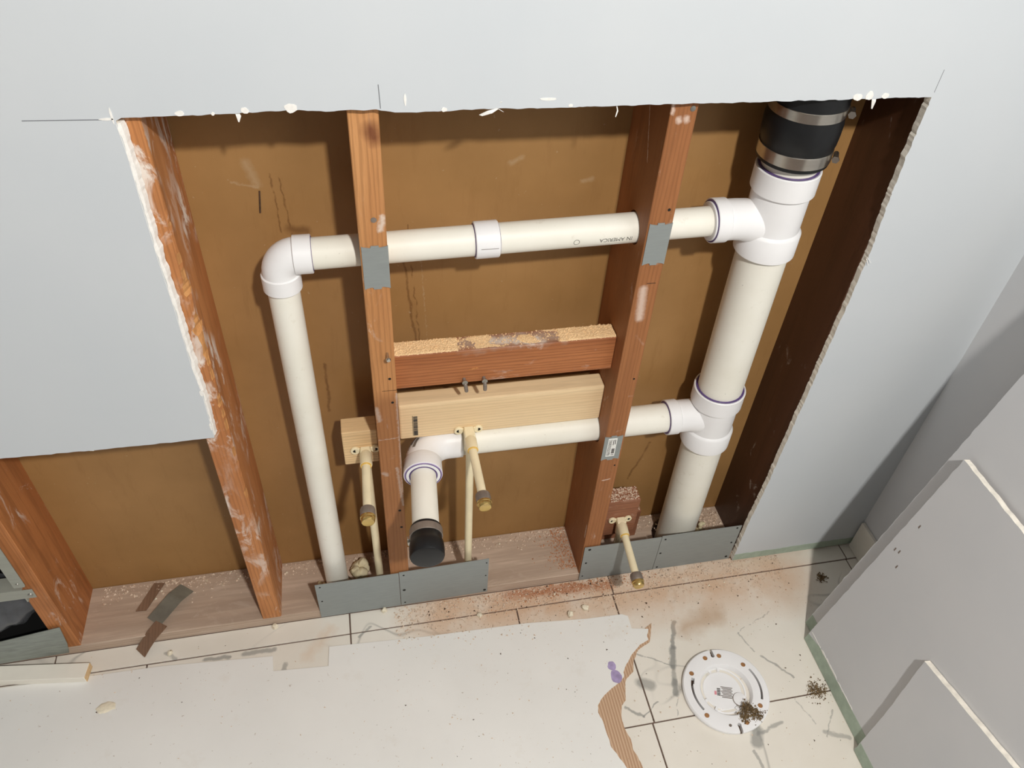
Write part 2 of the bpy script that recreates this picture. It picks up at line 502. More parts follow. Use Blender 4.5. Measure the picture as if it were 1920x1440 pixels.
# white floor protection board
t = NT('white_floor_board', 0.55, 0, 0.3)
b = t.ramp(t.noise(4, 4), [(0.3, S(232, 231, 227)), (0.7, S(240, 239, 235))])
b = t.mix(t.math('MULTIPLY', t.ramp(t.noise(12, 6, 0.7), [(0.58, 0.0), (0.78, 1.0)]), 0.22), b, S(200, 184, 160))
b = t.mix(t.math('MULTIPLY', t.seg((.05, -.36, 0), (.38, -.42, 0), .08, 0.95, 0.08, 14), 0.45), b, S(190, 166, 134))
b = t.mix(t.math('MULTIPLY', t.ramp(t.noise(120, 3, 0.55), [(0.7, 0.0), (0.75, 1.0)]), 0.5), b, S(150, 124, 100))
b = t.mix(t.math('MULTIPLY', t.seg((.298, -.085, 0), (.3, -.16, 0), .003, 0.7, 0.01, 60), 0.7), b, S(178, 142, 112))
b = t.mix(t.math('MULTIPLY', t.seg((.3, -.16, 0), (.27, -.5, 0), .0012, 0.7), 0.45), b, S(176, 158, 138))
b = t.mix(t.math('MULTIPLY', t.seg((.085, -.08, 0), (.085, -.5, 0), .001, 0.7), 0.25), b, S(176, 164, 150))
b = t.mix(t.math('MULTIPLY', t.seg((-.27, -.06, 0), (-.29, -.5, 0), .001, 0.7), 0.3), b, S(176, 164, 150))
b = t.mix(t.math('MULTIPLY', t.seg((-.52, -.05, 0), (-.54, -.5, 0), .001, 0.7), 0.3), b, S(176, 164, 150))
b = t.mix(t.math('MULTIPLY', t.seg((.52, -.1, 0), (.52, -.125, 0), .004, 0.9, 0.01, 60), 0.5), b, S(178, 142, 112))
t.color(b)
t.bump(t.noise(6, 3), 0.1, 0.004); MAT['paper'] = t.m
t = NT('torn_corrugated_core', 0.85)
wv = t.wave(52, 1.2, 2, 'X', vec=t.mapping((1, 0.22, 1)))
b = t.mix(t.ramp(wv, [(0.3, 0.0), (0.8, 1.0)]), S(190, 154, 124), S(212, 180, 150))
b = t.mix(t.math('MULTIPLY', t.seg((.43, -.31, 0), (.445, -.34, 0), .014, 0.9, 0.02, 50), 0.8), b, S(138, 108, 74))
t.color(b); t.bump(wv, 0.7, 0.002); MAT['torn'] = t.m

# ------------------------------------------------------------------ structure
XW = 1.1526      # right wall
YS, YB = 0.0127, 0.1494   # stud fronts, back of cavity
ZP = 0.0255      # top of sole plate
SW = 0.0195      # half stud width
ZTOP = 2.4

top = [(-0.245, 1.157), (-0.238, 1.16), (-0.175, 1.16), (-0.112, 1.161), (-0.075, 1.162), (-0.037, 1.162), (-0.006, 1.16), (0.055, 1.16), (0.078, 1.155), (0.137, 1.155), (0.185, 1.156), (0.254, 1.155), (0.325, 1.154), (0.431, 1.154), (0.549, 1.153), (0.676, 1.152), (0.775, 1.152), (0.832, 1.151)]
rightc = [(0.832, 1.151), (0.833, 1.063), (0.835, 1.0), (0.842, 0.892), (0.843, 0.794), (0.842, 0.632), (0.84, 0.442), (0.839, 0.288), (0.833, 0.146), (0.832, 0.006)]
leftc = [(-0.242, 0.614), (-0.2405, 0.711), (-0.2435, 0.768), (-0.243, 0.879), (-0.2445, 0.961), (-0.244, 1.045), (-0.243, 1.114), (-0.245, 1.157)]
botc = [(-1.6, 0.617), (-0.563, 0.616), (-0.408, 0.613), (-0.327, 0.613), (-0.242, 0.614)]
outline = [(XW, 0.006), (XW, ZTOP), (-1.6, ZTOP)] + jag(botc, 0.008, 0.0012, 1)[:-1] + jag(leftc, 0.005, 0.0014, 2)[:-1] + jag(top, 0.005, 0.0011, 3)[:-1] + jag(rightc, 0.004, 0.0012, 4, 1.2)
V, F = prism(outline, lambda a, b, t: (a, t, b), 0.0, YS)
wall_back = struct(mk('wall_back', V, F, [MAT['paint'], MAT['kraft'], MAT['gypsum']], midx=[0, 1] + [2] * len(outline)))
V, F = prism([(0.833, 0.006)] + jag([(0.833, 0.03), (0.95, 0.029), (1.05, 0.031), (XW, 0.03)], 0.005, 0.0018, 9) + [(XW, 0.006)], lambda a, b, t: (a, t, b), -0.0005, 0.0)
mk('unpainted_strip', V, F, MAT['green'], wall_back, label='pale green unpainted strip along the bottom edge')
def pencil(a, b, w=0.0005):
    d = Vector((b[0] - a[0], b[1] - a[1])); nrm = Vector((-d.y, d.x)).normalized() * w
    poly = [(a[0] - nrm.x, a[1] - nrm.y), (b[0] - nrm.x, b[1] - nrm.y), (b[0] + nrm.x, b[1] + nrm.y), (a[0] + nrm.x, a[1] + nrm.y)]
    V, F = prism(poly, lambda a, b, t: (a, t, b), -0.0003, 0.0)
    mk('pencil_line', V, F, MAT['pencil'], wall_back)
pencil((-0.344, 1.1605), (-0.25, 1.1585)); pencil((0.0595, 1.191), (0.0605, 1.161)); pencil((0.8335, 1.19), (0.833, 1.158), 0.0003)
def paint_chip(x, z, w, h, seed, y=-0.0006):
    poly = []
    for k in range(14):
        a = 2 * math.pi * k / 14
        q = 1 + 0.35 * noise.noise((math.cos(a) * 1.3, math.sin(a) * 1.3, seed))
        poly.append((x + math.cos(a) * w * q, z + math.sin(a) * h * q))
    V, F = prism(poly, lambda a, b, t: (a, t, b), y, 0.002)
    mk('torn_paper_chip', V, F, MAT['chip'], wall_back)
for i, (x, z, w, h) in enumerate([(-.173, 1.163, .0055, .003), (-.136, 1.1615, .002, .002), (-.1, 1.164, .0045, .004), (-.046, 1.1655, .0075, .006), (.139, 1.157, .0035, .003), (.272, 1.1665, .011, .0018), (.303, 1.157, .003, .002), (.714, 1.155, .007, .005), (.732, 1.1565, .006, .006), (.757, 1.1555, .006, .004), (-.248, 1.163, .0012, .009), (-.255, 1.1592, .007, .0016), (-.2412, .715, .003, .006), (-.243, .64, .002, .01), (.091, 1.172, .0014, .008)]):
    paint_chip(x, z, w, h, i * 2.3)
V, F = [], []
zz = .618
k = 0
while zz < 1.157:
    i = min(range(len(leftc) - 1), key=lambda q: 0 if leftc[q][1] <= zz <= leftc[q + 1][1] else 1)
    (xa, za), (xb, zb_) = leftc[i], leftc[i + 1]
    xc = xa + (xb - xa) * (zz - za) / (zb_ - za)
    w_ = .0062 + .0022 * noise.noise((0, 0, zz * 60)) + .0014 * noise.noise((4, 0, zz * 260)) - .003 * max(0, 1 - (zz - .618) / .15)
    V += [(xc - .0012, -.0003, zz), (xc + w_ * .5, .003, zz), (xc + w_, .0118, zz), (xc - .0012, .0118, zz)]
    k += 1
    zz += .005
F = [(i * 4 + q, i * 4 + (q + 1) % 4, i * 4 + 4 + (q + 1) % 4, i * 4 + 4 + q) for i in range(k - 1) for q in range(4)] + [(0, 1, 2, 3), tuple(range(4 * k - 4, 4 * k))[::-1]]
mk('gypsum_edge', V, F, MAT['chip'], wall_back, label='white crumbling gypsum along the left cut')
# shreds of paper hanging from the cut
def shred(pts, w, d=0.0009):
    V, F = [], []
    for (x, y, z), ww in zip(pts, w):
        V += [(x - ww, y, z + ww * .6), (x + ww, y, z - ww * .2), (x + ww, y + d, z - ww * .2), (x - ww, y + d, z + ww * .6)]
    for i in range(len(pts) - 1):
        for k in range(4):
            F.append((i * 4 + k, i * 4 + (k + 1) % 4, i * 4 + 4 + (k + 1) % 4, i * 4 + 4 + k))
    F += [(0, 1, 2, 3), tuple(range(len(V) - 4, len(V)))[::-1]]
    mk('paper_shred', V, F, MAT['chip'], wall_back)
shred([(.185, -.004, 1.149), (.196, -.005, 1.153), (.207, -.003, 1.157)], [.002, .0035, .001])
shred([(.207, -.003, 1.157), (.214, -.004, 1.153)], [.001, .0006])
shred([(.205, .003, 1.158), (.212, -.001, 1.165)], [.0008, .0006])
shred([(.366, .004, 1.156), (.369, .003, 1.146), (.367, .002, 1.138)], [.0007, .0009, .0005])
shred([(-.112, .004, 1.163), (-.108, .002, 1.157), (-.109, .002, 1.149)], [.004, .003, .0006])
shred([(.741, .002, 1.156), (.742, 0, 1.148), (.745, .002, 1.136)], [.004, .0035, .001])
shred([(.842, .002, .878), (.848, -.006, .872)], [.0012, .0004]); shred([(.842, .002, .876), (.846, -.004, .866)], [.001, .0004])
shred([(-.44, .003, .617), (-.436, .002, .611), (-.428, .0, .612)], [.004, .003, .001])

# back of the cavity
V, F = box(-1.6, XW + .02, YB, YB + .012, -.05, ZTOP)
wall_cavity = struct(mk('wall_cavity', V, F, MAT['kraft']))
V, F = cyl((-.118, .1492, .974), (-.1225, .1478, .938), .0013, 10)
nail = mk('nail', V, F, MAT['bark'], wall_cavity)
# right wall
V, F = box(XW, XW + .0127, -2.4, YS, 0.0, ZTOP)
wall_right = struct(mk('wall_right', V, F, MAT['sheet']))
V, F = box(XW - .009, XW, -1.5, -.0035, .001, .0945, .001)
struct(mk('baseboard_right', V, F, MAT['tile']))
# floor: mortar bed with separate tiles
V, F = box(-1.6, XW, -2.4, YB, -.03, -.0035)
floor = struct(mk('floor', V, F, MAT['grout']))
G = .0016
def tile(x0, x1, y0, y1, dz=0.0):
    V, F = box(x0 + G, x1 - G, y0 + G, y1 - G, -.009 + dz, 0.0 + dz, .0007)
    mk('tile', V, F, MAT['tile'], floor)
rows = [(-.0385, .0125, [-1.6, -1.29, -.68, -.078, .5225, 1.121, XW]),
        (-.34, -.0385, [-1.6, -1.1, -.4956, -.078, .2915, .519, 1.118, XW]),
        (-.6415, -.34, [-1.6, -1.0, -.4, .2, .5145, 1.118, XW]),
        (-.943, -.6415, [-1.6, -1.1, -.4956, .1, .7, XW]),
        (-1.2445, -.943, [-1.6, -1.0, -.4, .2, .8, XW])]
for y0, y1, xs in rows:
    for a, b in zip(xs, xs[1:]):
        tile(a, b, y0, y1, random.uniform(-.0003, .0002))

# sole plate
V, F = box(-1.6, XW, YS + .0003, YB - .0003, -.003, ZP, .0012)
sole = tag(mk('sole_plate', V, F, MAT['plate']), 'dusty wooden sole plate running along the floor under all the studs', 'plate')

# ------------------------------------------------------------------ studs
XA, XB, XC, XD, XE = -.6445, -.2404, .039, .4678, .8616
def stud(name, x, mat, label, chamfer=None, lean=0.0, mats=None):
    """loft of a rectangle; chamfer(z) eats into the front right corner"""
    z = ZP
    zs = []
    while z < 1.3:
        zs.append(z); z += .006 if chamfer else .05
    zs += [1.3, ZTOP]
    V, F, mi = [], [], []
    e = .0012
    for z in zs:
        c = max(e, chamfer(z) if chamfer else e)
        cy = max(e, c * 2.2) if chamfer else e
        xo = lean * (z - .6)
        x0, x1 = x - SW + xo, x + SW + xo
        V += [(x0 + e, YS, z), (x1 - c, YS, z), (x1, YS + cy, z), (x1, YB - .0004, z), (x0, YB - .0004, z), (x0, YS + e, z)]
    n = 6
    for i in range(len(zs) - 1):
        for k in range(n):
            F.append((i * n + k, i * n + (k + 1) % n, (i + 1) * n + (k + 1) % n, (i + 1) * n + k))
            mi.append(1 if (chamfer and k == 1 and chamfer(zs[i]) > .003) else 0)
    F += [tuple(range(n))[::-1], tuple(range(len(V) - n, len(V)))]; mi += [0, 0]
    bm = bmesh.new()
    bv = [bm.verts.new(v) for v in V]
    for f, k in zip(F, mi):
        bm.faces.new([bv[i] for i in f]).material_index = k
    bmesh.ops.recalc_face_normals(bm, faces=bm.faces)
    me = bpy.data.meshes.new(name)
    bm.to_mesh(me); bm.free()
    for k in ([mat] if not mats else mats):
        me.materials.append(k)
    o = bpy.data.objects.new(name, me)
    C.objects.link(o)
    return tag(o, label, 'stud')
def chewB(z):
    env = max(0, 1 - abs(z - .83) / .26) + .5 * max(0, 1 - abs(z - .5) / .25)
    return .001 + .011 * min(1, env) * max(0, .35 + .9 * noise.noise((0, 3, z * 26)) + .5 * noise.noise((7, 1, z * 90)))
studA = stud('wall_stud', XA, MAT['studA'], 'orange-brown stud at the far left beside the dark metal box')
studB = stud('wall_stud', XB, MAT['studB'], 'scuffed stud with a splintered edge along the left drywall cut', chewB, mats=[MAT['studB'], MAT['splinter']])
studC = stud('wall_stud', XC, MAT['studC'], 'pale brown stud with a dark knot at its top, left of the wooden blocks')
studD = stud('wall_stud', XD, MAT['studD'], 'reddish brown stud between the wooden blocks and the large stack pipe')
studE = stud('wall_stud', XE, MAT['studE'], 'very dark brown stud at the right end of the wall opening')

# pipe axes
def sx(z): return .688 + .020 * (.93 - z) / .85
def sy(z): return .066 + .016 * (.93 - z) / .85
def sp(z): return Vector((sx(z), sy(z), z))
def vz(x): return .914 + (x + .06) * .0205
VY = .0648
def vp(x): return Vector((x, VY, vz(x)))
LY, LZ = .0748, .460
cutaway(studC, [cyl(vp(0.0), vp(.08), .0275, 28)])
cutaway(studD, [cyl(vp(.42), vp(.52), .0275, 28), cyl((.42, LY, LZ), (.52, LY, LZ), .034, 28)])
cutaway(sole, [cyl(sp(-.02), sp(.06), .056, 32), cyl((-.0975, .068, -.02), (-.0975, .068, .06), .034, 28), cyl((-.0026, .045, -.02), (-.0026, .045, .06), .013, 16), cyl((.1915, .0362, -.02), (.1915, .0362, .06), .013, 16), cyl((.538, .038, -.02), (.538, .038, .06), .013, 16)])

# screws, nail heads and holes on the studs
def screw_head(parent, x, z, r=.0032, mat='screw', out=.0012, y=YS, name='screw'):
    mk(name, *lathe([(r * .6, 0), (r, .0004), (r, out * .7), (r * .55, out)], (x, y + .0002, z), (0, -1, 0), 12), MAT[mat], parent, True)
def pit(parent, x, z, r=.0025, y=YS, name='nail_hole'):
    mk(name, *cyl((x, y - .0003, z), (x, y + .001, z), r, 10), MAT['dark'], parent)
screw_head(studC, .042, .997, .0042, 'bronze'); pit(studC, .048, .696); pit(studC, .05, .641); pit(studC, .049, .344, .0028); pit(studC, .05, .29, .0028)
scw = lathe([(.0022, -.004), (.0022, .012), (.0042, .013), (.0042, .0145), (.003, .0165), (0, .017)], (.047, YS, .752), (0.05, -1, -.15), 14)
mk('protruding_screw', *scw, MAT['steel'], studC, True)
mk('saw_mark', *box(.034, .058, YS - .0002, YS + .001, .6690, .6697), MAT['dark'], studC)
screw_head(studD, .4795, 1.141, .004, 'screw'); pit(studD, .477, .985); pit(studD, .479, .404, .002); pit(studD, .48, .64, .002)
mk('pencil_line', *box(.466, .481, YS - .0002, YS + .001, .8505, .8515), MAT['dark'], studD)

# ------------------------------------------------------------------ wooden blocks
b0 = thing('wooden_block', 'old reddish brown block fixed between two studs with sawdust on top', 'block', (.25, .067, .637))
V, F = box(.0588, .4481, .048, .086, .637, .7115, .0015)
mk('block_body', V, F, MAT['oldblock'], b0)
def bent_nail(x, z, lean, mat):
    path = [(x, .06, z), (x, .040, z), (x + lean * .2, .036, z - .003), (x + lean * .6, .035, z - .011), (x + lean, .036, z - .019)]
    nl = mk('bent_nail', *sweep(path, [.0030, .0030, .0034, .0036, .0034], 10), MAT[mat], b0, True)
    mk('nail_head', *cyl((x, .0375, z + .0015), (x, .0355, z + .0015), .0050, 14), MAT['screw'], nl, True)
bent_nail(.1775, .647, .003, 'bronze'); bent_nail(.2125, .646, .001, 'bronze')
mk('split_chip', *prism([(.186, .668), (.2, .672), (.203, .669), (.19, .667)], lambda a, b, t: (a, t, b), .0474, .05), MAT['splinter'], b0)

b1 = thing('wooden_block', 'new pale spruce block between two studs above the horizontal drain pipe', 'block', (.25, .079, .491))
V, F = box(.061, .4481, .060, .098, .4945, .582, .0035, 2)
mk('block_body', V, F, MAT['newblock'], b1)
bars = []
z = .503
while z < .552:
    w = random.choice([.0007, .0011, .0017]); bars.append(box(.0868, .0945, .0595, .061, z, z + w)); z += w + random.choice([.0006, .001])
bars.append(box(.0852, .086, .0595, .061, .503, .555))
mk('printed_barcode', *join(*bars), MAT['ink'], b1)

b2 = thing('wooden_block', 'small new pale block at the left side of the knotted stud', 'block', (-.012, .079, .4415))
V, F = box(-.0445, .0194, .060, .098, .4415, .5285, .002, 2)
mk('block_body', V, F, MAT['endgrain'], b2)

b3 = thing('wooden_block', 'short dusty old block at floor level beside the reddish stud', 'block', (.534, .07, .0256))
V, F = box(.4875, .580, .052, .092, .105, .226, .003, 2)
mk('block_body', V, F, MAT['darkblock'], b3)
V, F = box(.4875, .612, .094, .132, .0258, .125, .003, 2)
mk('block_body', V, F, MAT['darkblock'], b3)

# ------------------------------------------------------------------ PVC drain assembly
drain = thing('drain_piping', 'white PVC drain stack with glued tees, vent branch and trap arm inside the wall', 'pipes', (.70, .08, 0))
P = drain
SR = .0437
mk('stack_pipe', *cyl(sp(-.02), sp(.40), SR, 48), MAT['pvc'], P, True)
mk('stack_pipe', *cyl(sp(.51), sp(.885), SR, 48), MAT['pvc'], P, True)
mk('stack_pipe', *cyl(sp(1.0), sp(1.075), SR, 48), MAT['pvc'], P, True)
def tee(zt, zu, zl, zb, branch_pt, hub_x, bz):
    d = sp(zb) - sp(zt)
    L = d.length
    def s(z): return (zt - z) / (zt - zb) * L
    e = .002
    prof = [(SR + .0002, e), (.0495, 0), (.0512, .0015), (.0512, s(zu) - e), (.0495, s(zu)), (.0462, s(zu) + .002), (.0462, s(zl) - .003), (.0492, s(zl)), (.0512, s(zl) + .003), (.0512, L - .0015), (.0495, L), (SR + .0002, L - e)]
    main = lathe(prof, sp(zt), d, 56)
    bx, by, bzz = branch_pt
    end = sp(bz + .012)
    dirv = Vector((end.x - bx, 0, 0))
    Lb = dirv.length
    path = [(bx + .0235, by, bzz), (bx + .040, by, bzz), (bx + .055, by, bzz - .001), (bx + .070, by, bzz - .004), (end.x - .004, by, bzz - .010)]
    br = sweep(path, [.0335, .0335, .0338, .0350, .0360], 40)
    hub = lathe([(.0305, .001), (.0352, 0), (.0362, .001), (.0362, .0225), (.0335, .0245)], (bx, by, bzz), (1, 0, 0), 44)
    o = mk('tee_fitting', *join(main, br, hub), MAT['fitting'], P, True)
    return o
t1 = tee(1.02, .98, .91, .865, (.5775, VY + .001, vz(.58)), None, .93)
t2 = tee(.535, .495, .425, .38, (.596, LY, LZ), None, .462)
def pring(a, b, ro, ri, parent, mat='primer'):
    mk('primer_ring', *ring(a, b, ro, ri), MAT[mat], parent, True)
pring(sp(1.0196), sp(1.0212), .0478, SR - .001, t1)
pring(sp(.5346), sp(.5362), .0478, SR - .001, t2)
pring(vp(.5782), vp(.5768), .0345, .0318, t1); pring(vp(.578), vp(.5764), .0305, .0285, t1)
pring((.5966, LY, LZ), (.5952, LY, LZ), .0334, .0299, t2)
# bushing of the vent branch
mk('bushing', *ring(vp(.574), vp(.59), .0316, .0236), MAT['fitting'], P, True)
# vent pipe
VR = .0241
mk('vent_pipe', *cyl(vp(-.06), vp(.2), VR, 40), MAT['pvc'], P, True)
v2 = mk('vent_pipe', *cyl(vp(.215), vp(.59), VR, 40), MAT['pvc'], P, True)
cp = mk('pipe_coupling', *lathe([(VR, 0.001), (.0275, 0), (.0288, .0012), (.0288, .0363), (.0275, .0375), (VR, .0365)], vp(.192), vp(.2295) - vp(.192), 44), MAT['fitting'], P, True)
pring(vp(.1926), vp(.1912), .0262, VR - .0005, cp); pring(vp(.2289), vp(.2303), .0262, VR - .0005, cp)
mk('moulding_mark', *box(.199, .226, VY - .0292, VY - .0285, .9205, .9211), MAT['ink_soft'], cp)
# elbow and vertical leg
EX = -.0995
ez = vz(-.06)
R = .0275
arc = [(EX, VY, .866), (EX, VY, ez - R)]
for k in range(1, 10):
    a = math.pi / 2 * k / 9
    arc.append((EX + R - R * math.cos(a), VY, ez - R + R * math.sin(a)))
arc.append((EX + R + .018, VY, ez))
body = sweep(arc, .0268, 40)
hubv = lathe([(VR, .001), (.0278, 0), (.0292, .0012), (.0292, .026), (.0268, .0275)], (EX, VY, .857), (0, 0, 1), 44)
hubh = lathe([(VR, .001), (.0278, 0), (.0292, .0012), (.0292, .026), (.0268, .0275)], (-.0498, VY, ez), (-1, 0, 0), 44)
elb = mk('elbow_fitting', *join(body, hubv, hubh), MAT['fitting'], P, True)
pring((-.0506, VY, ez), (-.0492, VY, ez), .0266, VR - .0005, elb)
mk('vent_leg', *cyl((EX, VY, .875), (-.0968, .069, -.02), VR, 40), MAT['pvc'], P, True)
# lower horizontal drain and trap elbow
LR = .0300
mk('drain_pipe', *cyl((.15, LY, LZ), (.62, LY, LZ), LR, 40), MAT['pvc'], P, True)
TX = .0985
R = .052
cx, cy = TX + R, LY - R
tarc = [(.178, LY, LZ), (.165, LY, LZ), (TX + R, LY, LZ)]
for k in range(1, 12):
    a = math.pi / 2 * k / 11
    tarc.append((TX + R - R * math.sin(a), LY - R + R * math.cos(a), LZ))
tarc.append((TX - .0008, LY - R - .012, LZ))
te = mk('trap_elbow', *join(sweep(tarc, .0335, 44), lathe([(.0335, -.008), (.0362, -.004), (.0362, .0245), (.035, .0255), (.0302, .0245)], (TX - .001, LY - R, LZ), (-.07, -1, 0), 48)), MAT['fitting'], P, True)
# ink print on the elbow
for (a0, a1, zz0, zz1) in [(52, 72, 12, 17), (50, 66, 20, 22), (58, 74, 24.5, 26), (34, 38, 16, 22)]:
    V, F = [], []
    for i in range(5):
        a = math.radians(a0 + (a1 - a0) * i / 4)
        for q in (zz0, zz1):
            el = math.radians(90 - q * 2.2)
            rr = .0338
            hx = R + rr * math.cos(el)
            V.append((TX + R - hx * math.sin(a), LY - R + hx * math.cos(a) - 0.0, LZ + rr * math.sin(el)))
    F = [(2 * i, 2 * i + 2, 2 * i + 3, 2 * i + 1) for i in range(4)]
    mk('ink_print', V, F, MAT['ink_soft'], te)
ta0 = Vector((TX - .0025, LY - R - .0255, LZ)); tdir = Vector((-.078, -1, 0)).normalized()
pring(ta0 - tdir * .0006, ta0 + tdir * .0008, .0352, .0335, te, 'primer_light')
mk('bushing', *ring(ta0 - tdir * .01, ta0 + tdir * .0015, .0318, .0242), MAT['fitting'], P, True)
pring(ta0 - tdir * .0006, ta0 + tdir * .001, .0334, .0318, te); pring(ta0, ta0 + tdir * .0018, .0268, .0238, te, 'primer')
mk('trap_arm', *cyl(ta0 - tdir * .03, ta0 + tdir * .172, .0236, 40), MAT['pvc'], P, True)
# printing on the vent pipe: upside down, as the pipe lies
def pipe_text(txt, x_right, size, ang, parent):
    cu = bpy.data.curves.new('txt', 'FONT'); cu.body = txt; cu.size = size
    o = bpy.data.objects.new('txt', cu); C.objects.link(o)
    bpy.context.view_layer.update()
    dg = bpy.context.evaluated_depsgraph_get()
    me = bpy.data.meshes.new_from_object(o.evaluated_get(dg))
    V = []
    for v in me.vertices:
        xx = x_right - v.co.x
        th = ang + v.co.y / (VR + .0002)     # turned by 180 degrees
        V.append((xx, VY - (VR + .0002) * math.cos(th), vz(xx) - (VR + .0002) * math.sin(th)))
    F = [tuple(p.vertices) for p in me.polygons]
    bpy.data.objects.remove(o); bpy.data.curves.remove(cu); bpy.data.meshes.remove(me)
    mk('printed_text', V, F, MAT['ink'], parent)
pipe_text('IN AMERICA', .4395, .0098, .03, v2)
V, F = [], []
for k in range(18):
    a = 2 * math.pi * k / 18
    for r_ in (.0042, .0049):
        xx = .349 + math.cos(a) * r_; th = .14 + math.sin(a) * r_ / VR
        V.append((xx, VY - (VR + .0002) * math.cos(th), vz(xx) - (VR + .0002) * math.sin(th)))
F = [(2 * k, 2 * k + 1, (2 * k + 3) % 36, (2 * k + 2) % 36) for k in range(18)]
mk('printed_mark', V, F, MAT['ink'], v2)

# rubber coupling over the stack
rc = thing('rubber_coupling', 'black rubber coupling with two steel band clamps at the top of the stack', 'coupling', tuple(sp(1.034)))
d = sp(1.30) - sp(1.034)
mk('rubber_sleeve', *lathe([(SR, .0005), (.0535, 0), (.0550, .0015), (.0550, .03), (.0568, .034), (.0578, .05), (.0578, .066), (.0562, .074), (.0562, .115), (.052, .118), (.052, .266)], sp(1.034), d, 56), MAT['rubber'], rc, True)
for z0, z1, r_ in [(1.0405, 1.060, .0563), (1.113, 1.1285, .0573)]:
    cl = mk('band_clamp', *ring(sp(z0), sp(z1), r_, r_ - .0018, 56), MAT['steel'], rc, True)
    c0 = sp((z0 + z1) / 2) + Vector((math.cos(-.55), math.sin(-.55), 0)) * (r_ + .005)
    tv = Vector((-math.sin(-.55), math.cos(-.55), 0))
    mk('clamp_screw', *join(cyl(c0 - tv * .011, c0 + tv * .008, .0042, 14, .0008), lathe([(.0058, 0), (.0058, .004), (.004, .005)], c0 - tv * .016, tv, 6)), MAT['steel'], cl, True)

# cap on the trap arm
cpt = ta0 + tdir * .118
tc = thing('test_cap', 'black rubber end cap clamped on the trap arm pipe', 'cap', tuple(cpt))
mk('cap_body', *lathe([(.0237, .0005), (.0262, 0), (.0270, .001), (.0270, .03), (.0292, .034), (.0300, .040), (.0300, .058), (.0285, .062), (.024, .0635), (.0, .0635)], cpt, tdir, 48), MAT['rubber'], tc, True)
cl = mk('band_clamp', *ring(cpt + tdir * .006, cpt + tdir * .0205, .0288, .027, 48), MAT['bronze'], tc, True)
c0 = cpt + tdir * .013 + Vector((-.029, 0, -.013))
mk('clamp_screw', *join(cyl(c0 + Vector((0, 0, -.012)), c0 + Vector((0, 0, .008)), .0042, 12, .0008), box(c0.x - .004, c0.x + .006, c0.y - .007, c0.y + .007, c0.z - .006, c0.z + .004, .001)), MAT['steel'], cl, True)

# ------------------------------------------------------------------ water supply stubs
def stub(label, base, elbow, end, ear, screws=True):
    """base: foot of riser, elbow: axis point, end: outer end of the stub"""
    base, elbow, end = Vector(base), Vector(elbow), Vector(end)
    r = thing('water_stub', label, 'water pipe', tuple(base), 'capped water supply stubs')
    mk('riser_pipe', *cyl(base, elbow, .0080, 24), MAT['cpvc'], r, True)
    d = (end - elbow).normalized()
    # drop-ear elbow
    yb = ear[1]
    el = join(sweep([elbow + Vector((0, 0, -.030)), elbow + Vector((0, 0, -.010)), elbow + Vector((0, -.001, -.003)), elbow + d * .006, elbow + d * .030], [.0108, .0108, .0115, .0112, .0108], 28),
              box(elbow.x - .010, elbow.x + .010, elbow.y - .004, yb - .0004, ear[0] - .008, ear[0] + .008, .002))
    e = mk('drop_ear_elbow', *el, MAT['cpvc'], r, True)
    for s in (-1, 1):
        c = Vector((elbow.x + s * .0185, yb - .0005, ear[0]))
        m2 = join(lathe([(.0085, 0), (.0085, .004), (.0072, .005), (.0045, .0046), (.0045, .002)], c, (0, -1, 0), 24), box(min(elbow.x, c.x), max(elbow.x, c.x), yb - .0045, yb - .0006, ear[0] - .0045, ear[0] + .0055, .001))
        er = mk('mounting_ear', *m2, MAT['cpvc'], e, True)
        mk('screw', *lathe([(.0045, 0), (.0045, .0012), (.002, .0006)], c + Vector((0, -.002, 0)), (0, -1, 0), 16), MAT['dark'], er, True)
    mk('glue_ring', *ring(elbow + d * .0295, elbow + d * .0325, .0100, .0078, 28), MAT['glue'], e, True)
    mk('stub_pipe', *cyl(elbow + d * .02, end - d * .012, .0080, 24), MAT['cpvc'], r, True)
    cp_ = mk('push_cap', *lathe([(.0085, 0), (.0122, .001), (.0132, .004), (.0132, .016), (.0124, .018)], end - d * .030, d, 28), MAT['bronze'], r, True)
    mk('brass_end', *lathe([(.0124, 0), (.0134, .001), (.0134, .004), (.0122, .005), (.0122, .010), (.0105, .013), (.0095, .0125), (.0, .0125)], end - d * .0125, d, 28), MAT['brass'], cp_, True)
stub('cream capped water stub mounted on the small pale block', (-.0026, .045, -.02), (-.0045, .045, .484), (-.0103, -.112, .484), (.4815, .060))
stub('cream capped water stub mounted on the long new spruce block', (.1915, .0362, -.02), (.189, .0362, .5045), (.1895, -.126, .5025), (.5055, .060))
stub('cream capped water stub low by the reddish stud, reaching out over the floor', (.538, .038, -.02), (.539, .038, .163), (.5338, -.114, .1475), (.164, .052))

# ------------------------------------------------------------------ nail plates
def nail_plate(x0, x1, z0, z1, label, holes, tilt=0.0):
    r = thing('nail_plate', label, 'metal plate', ((x0 + x1) / 2, .011, z0), 'large steel plates along the sole plate')
    poly = [(x0, z0), (x1, z0 + tilt), (x1, z1 + tilt), (x0, z1)]
    V, F = prism(poly, lambda a, b, t: (a, t, b), .0090, .0105)
    mk('steel_sheet', V, F, MAT['galv'], r)
    for hx, hz, hr in holes:
        mk('nail_hole', *cyl((hx, .0087, hz), (hx, .0100, hz), hr, 12), MAT['dark'], r)
nail_plate(-.1385, .0365, .004, .1305, 'grey steel nail plate in front of the thin vertical vent pipe', [(-.129, .121, .002), (-.130, .067, .002)], .002)
nail_plate(.0375, .2325, .006, .135, 'grey steel nail plate directly below the black end cap', [(.047, .123, .0022), (.046, .066, .0034), (.226, .020, .0034), (.227, .078, .0018), (.2275, .127, .0018), (.046, .016, .002)], .006)
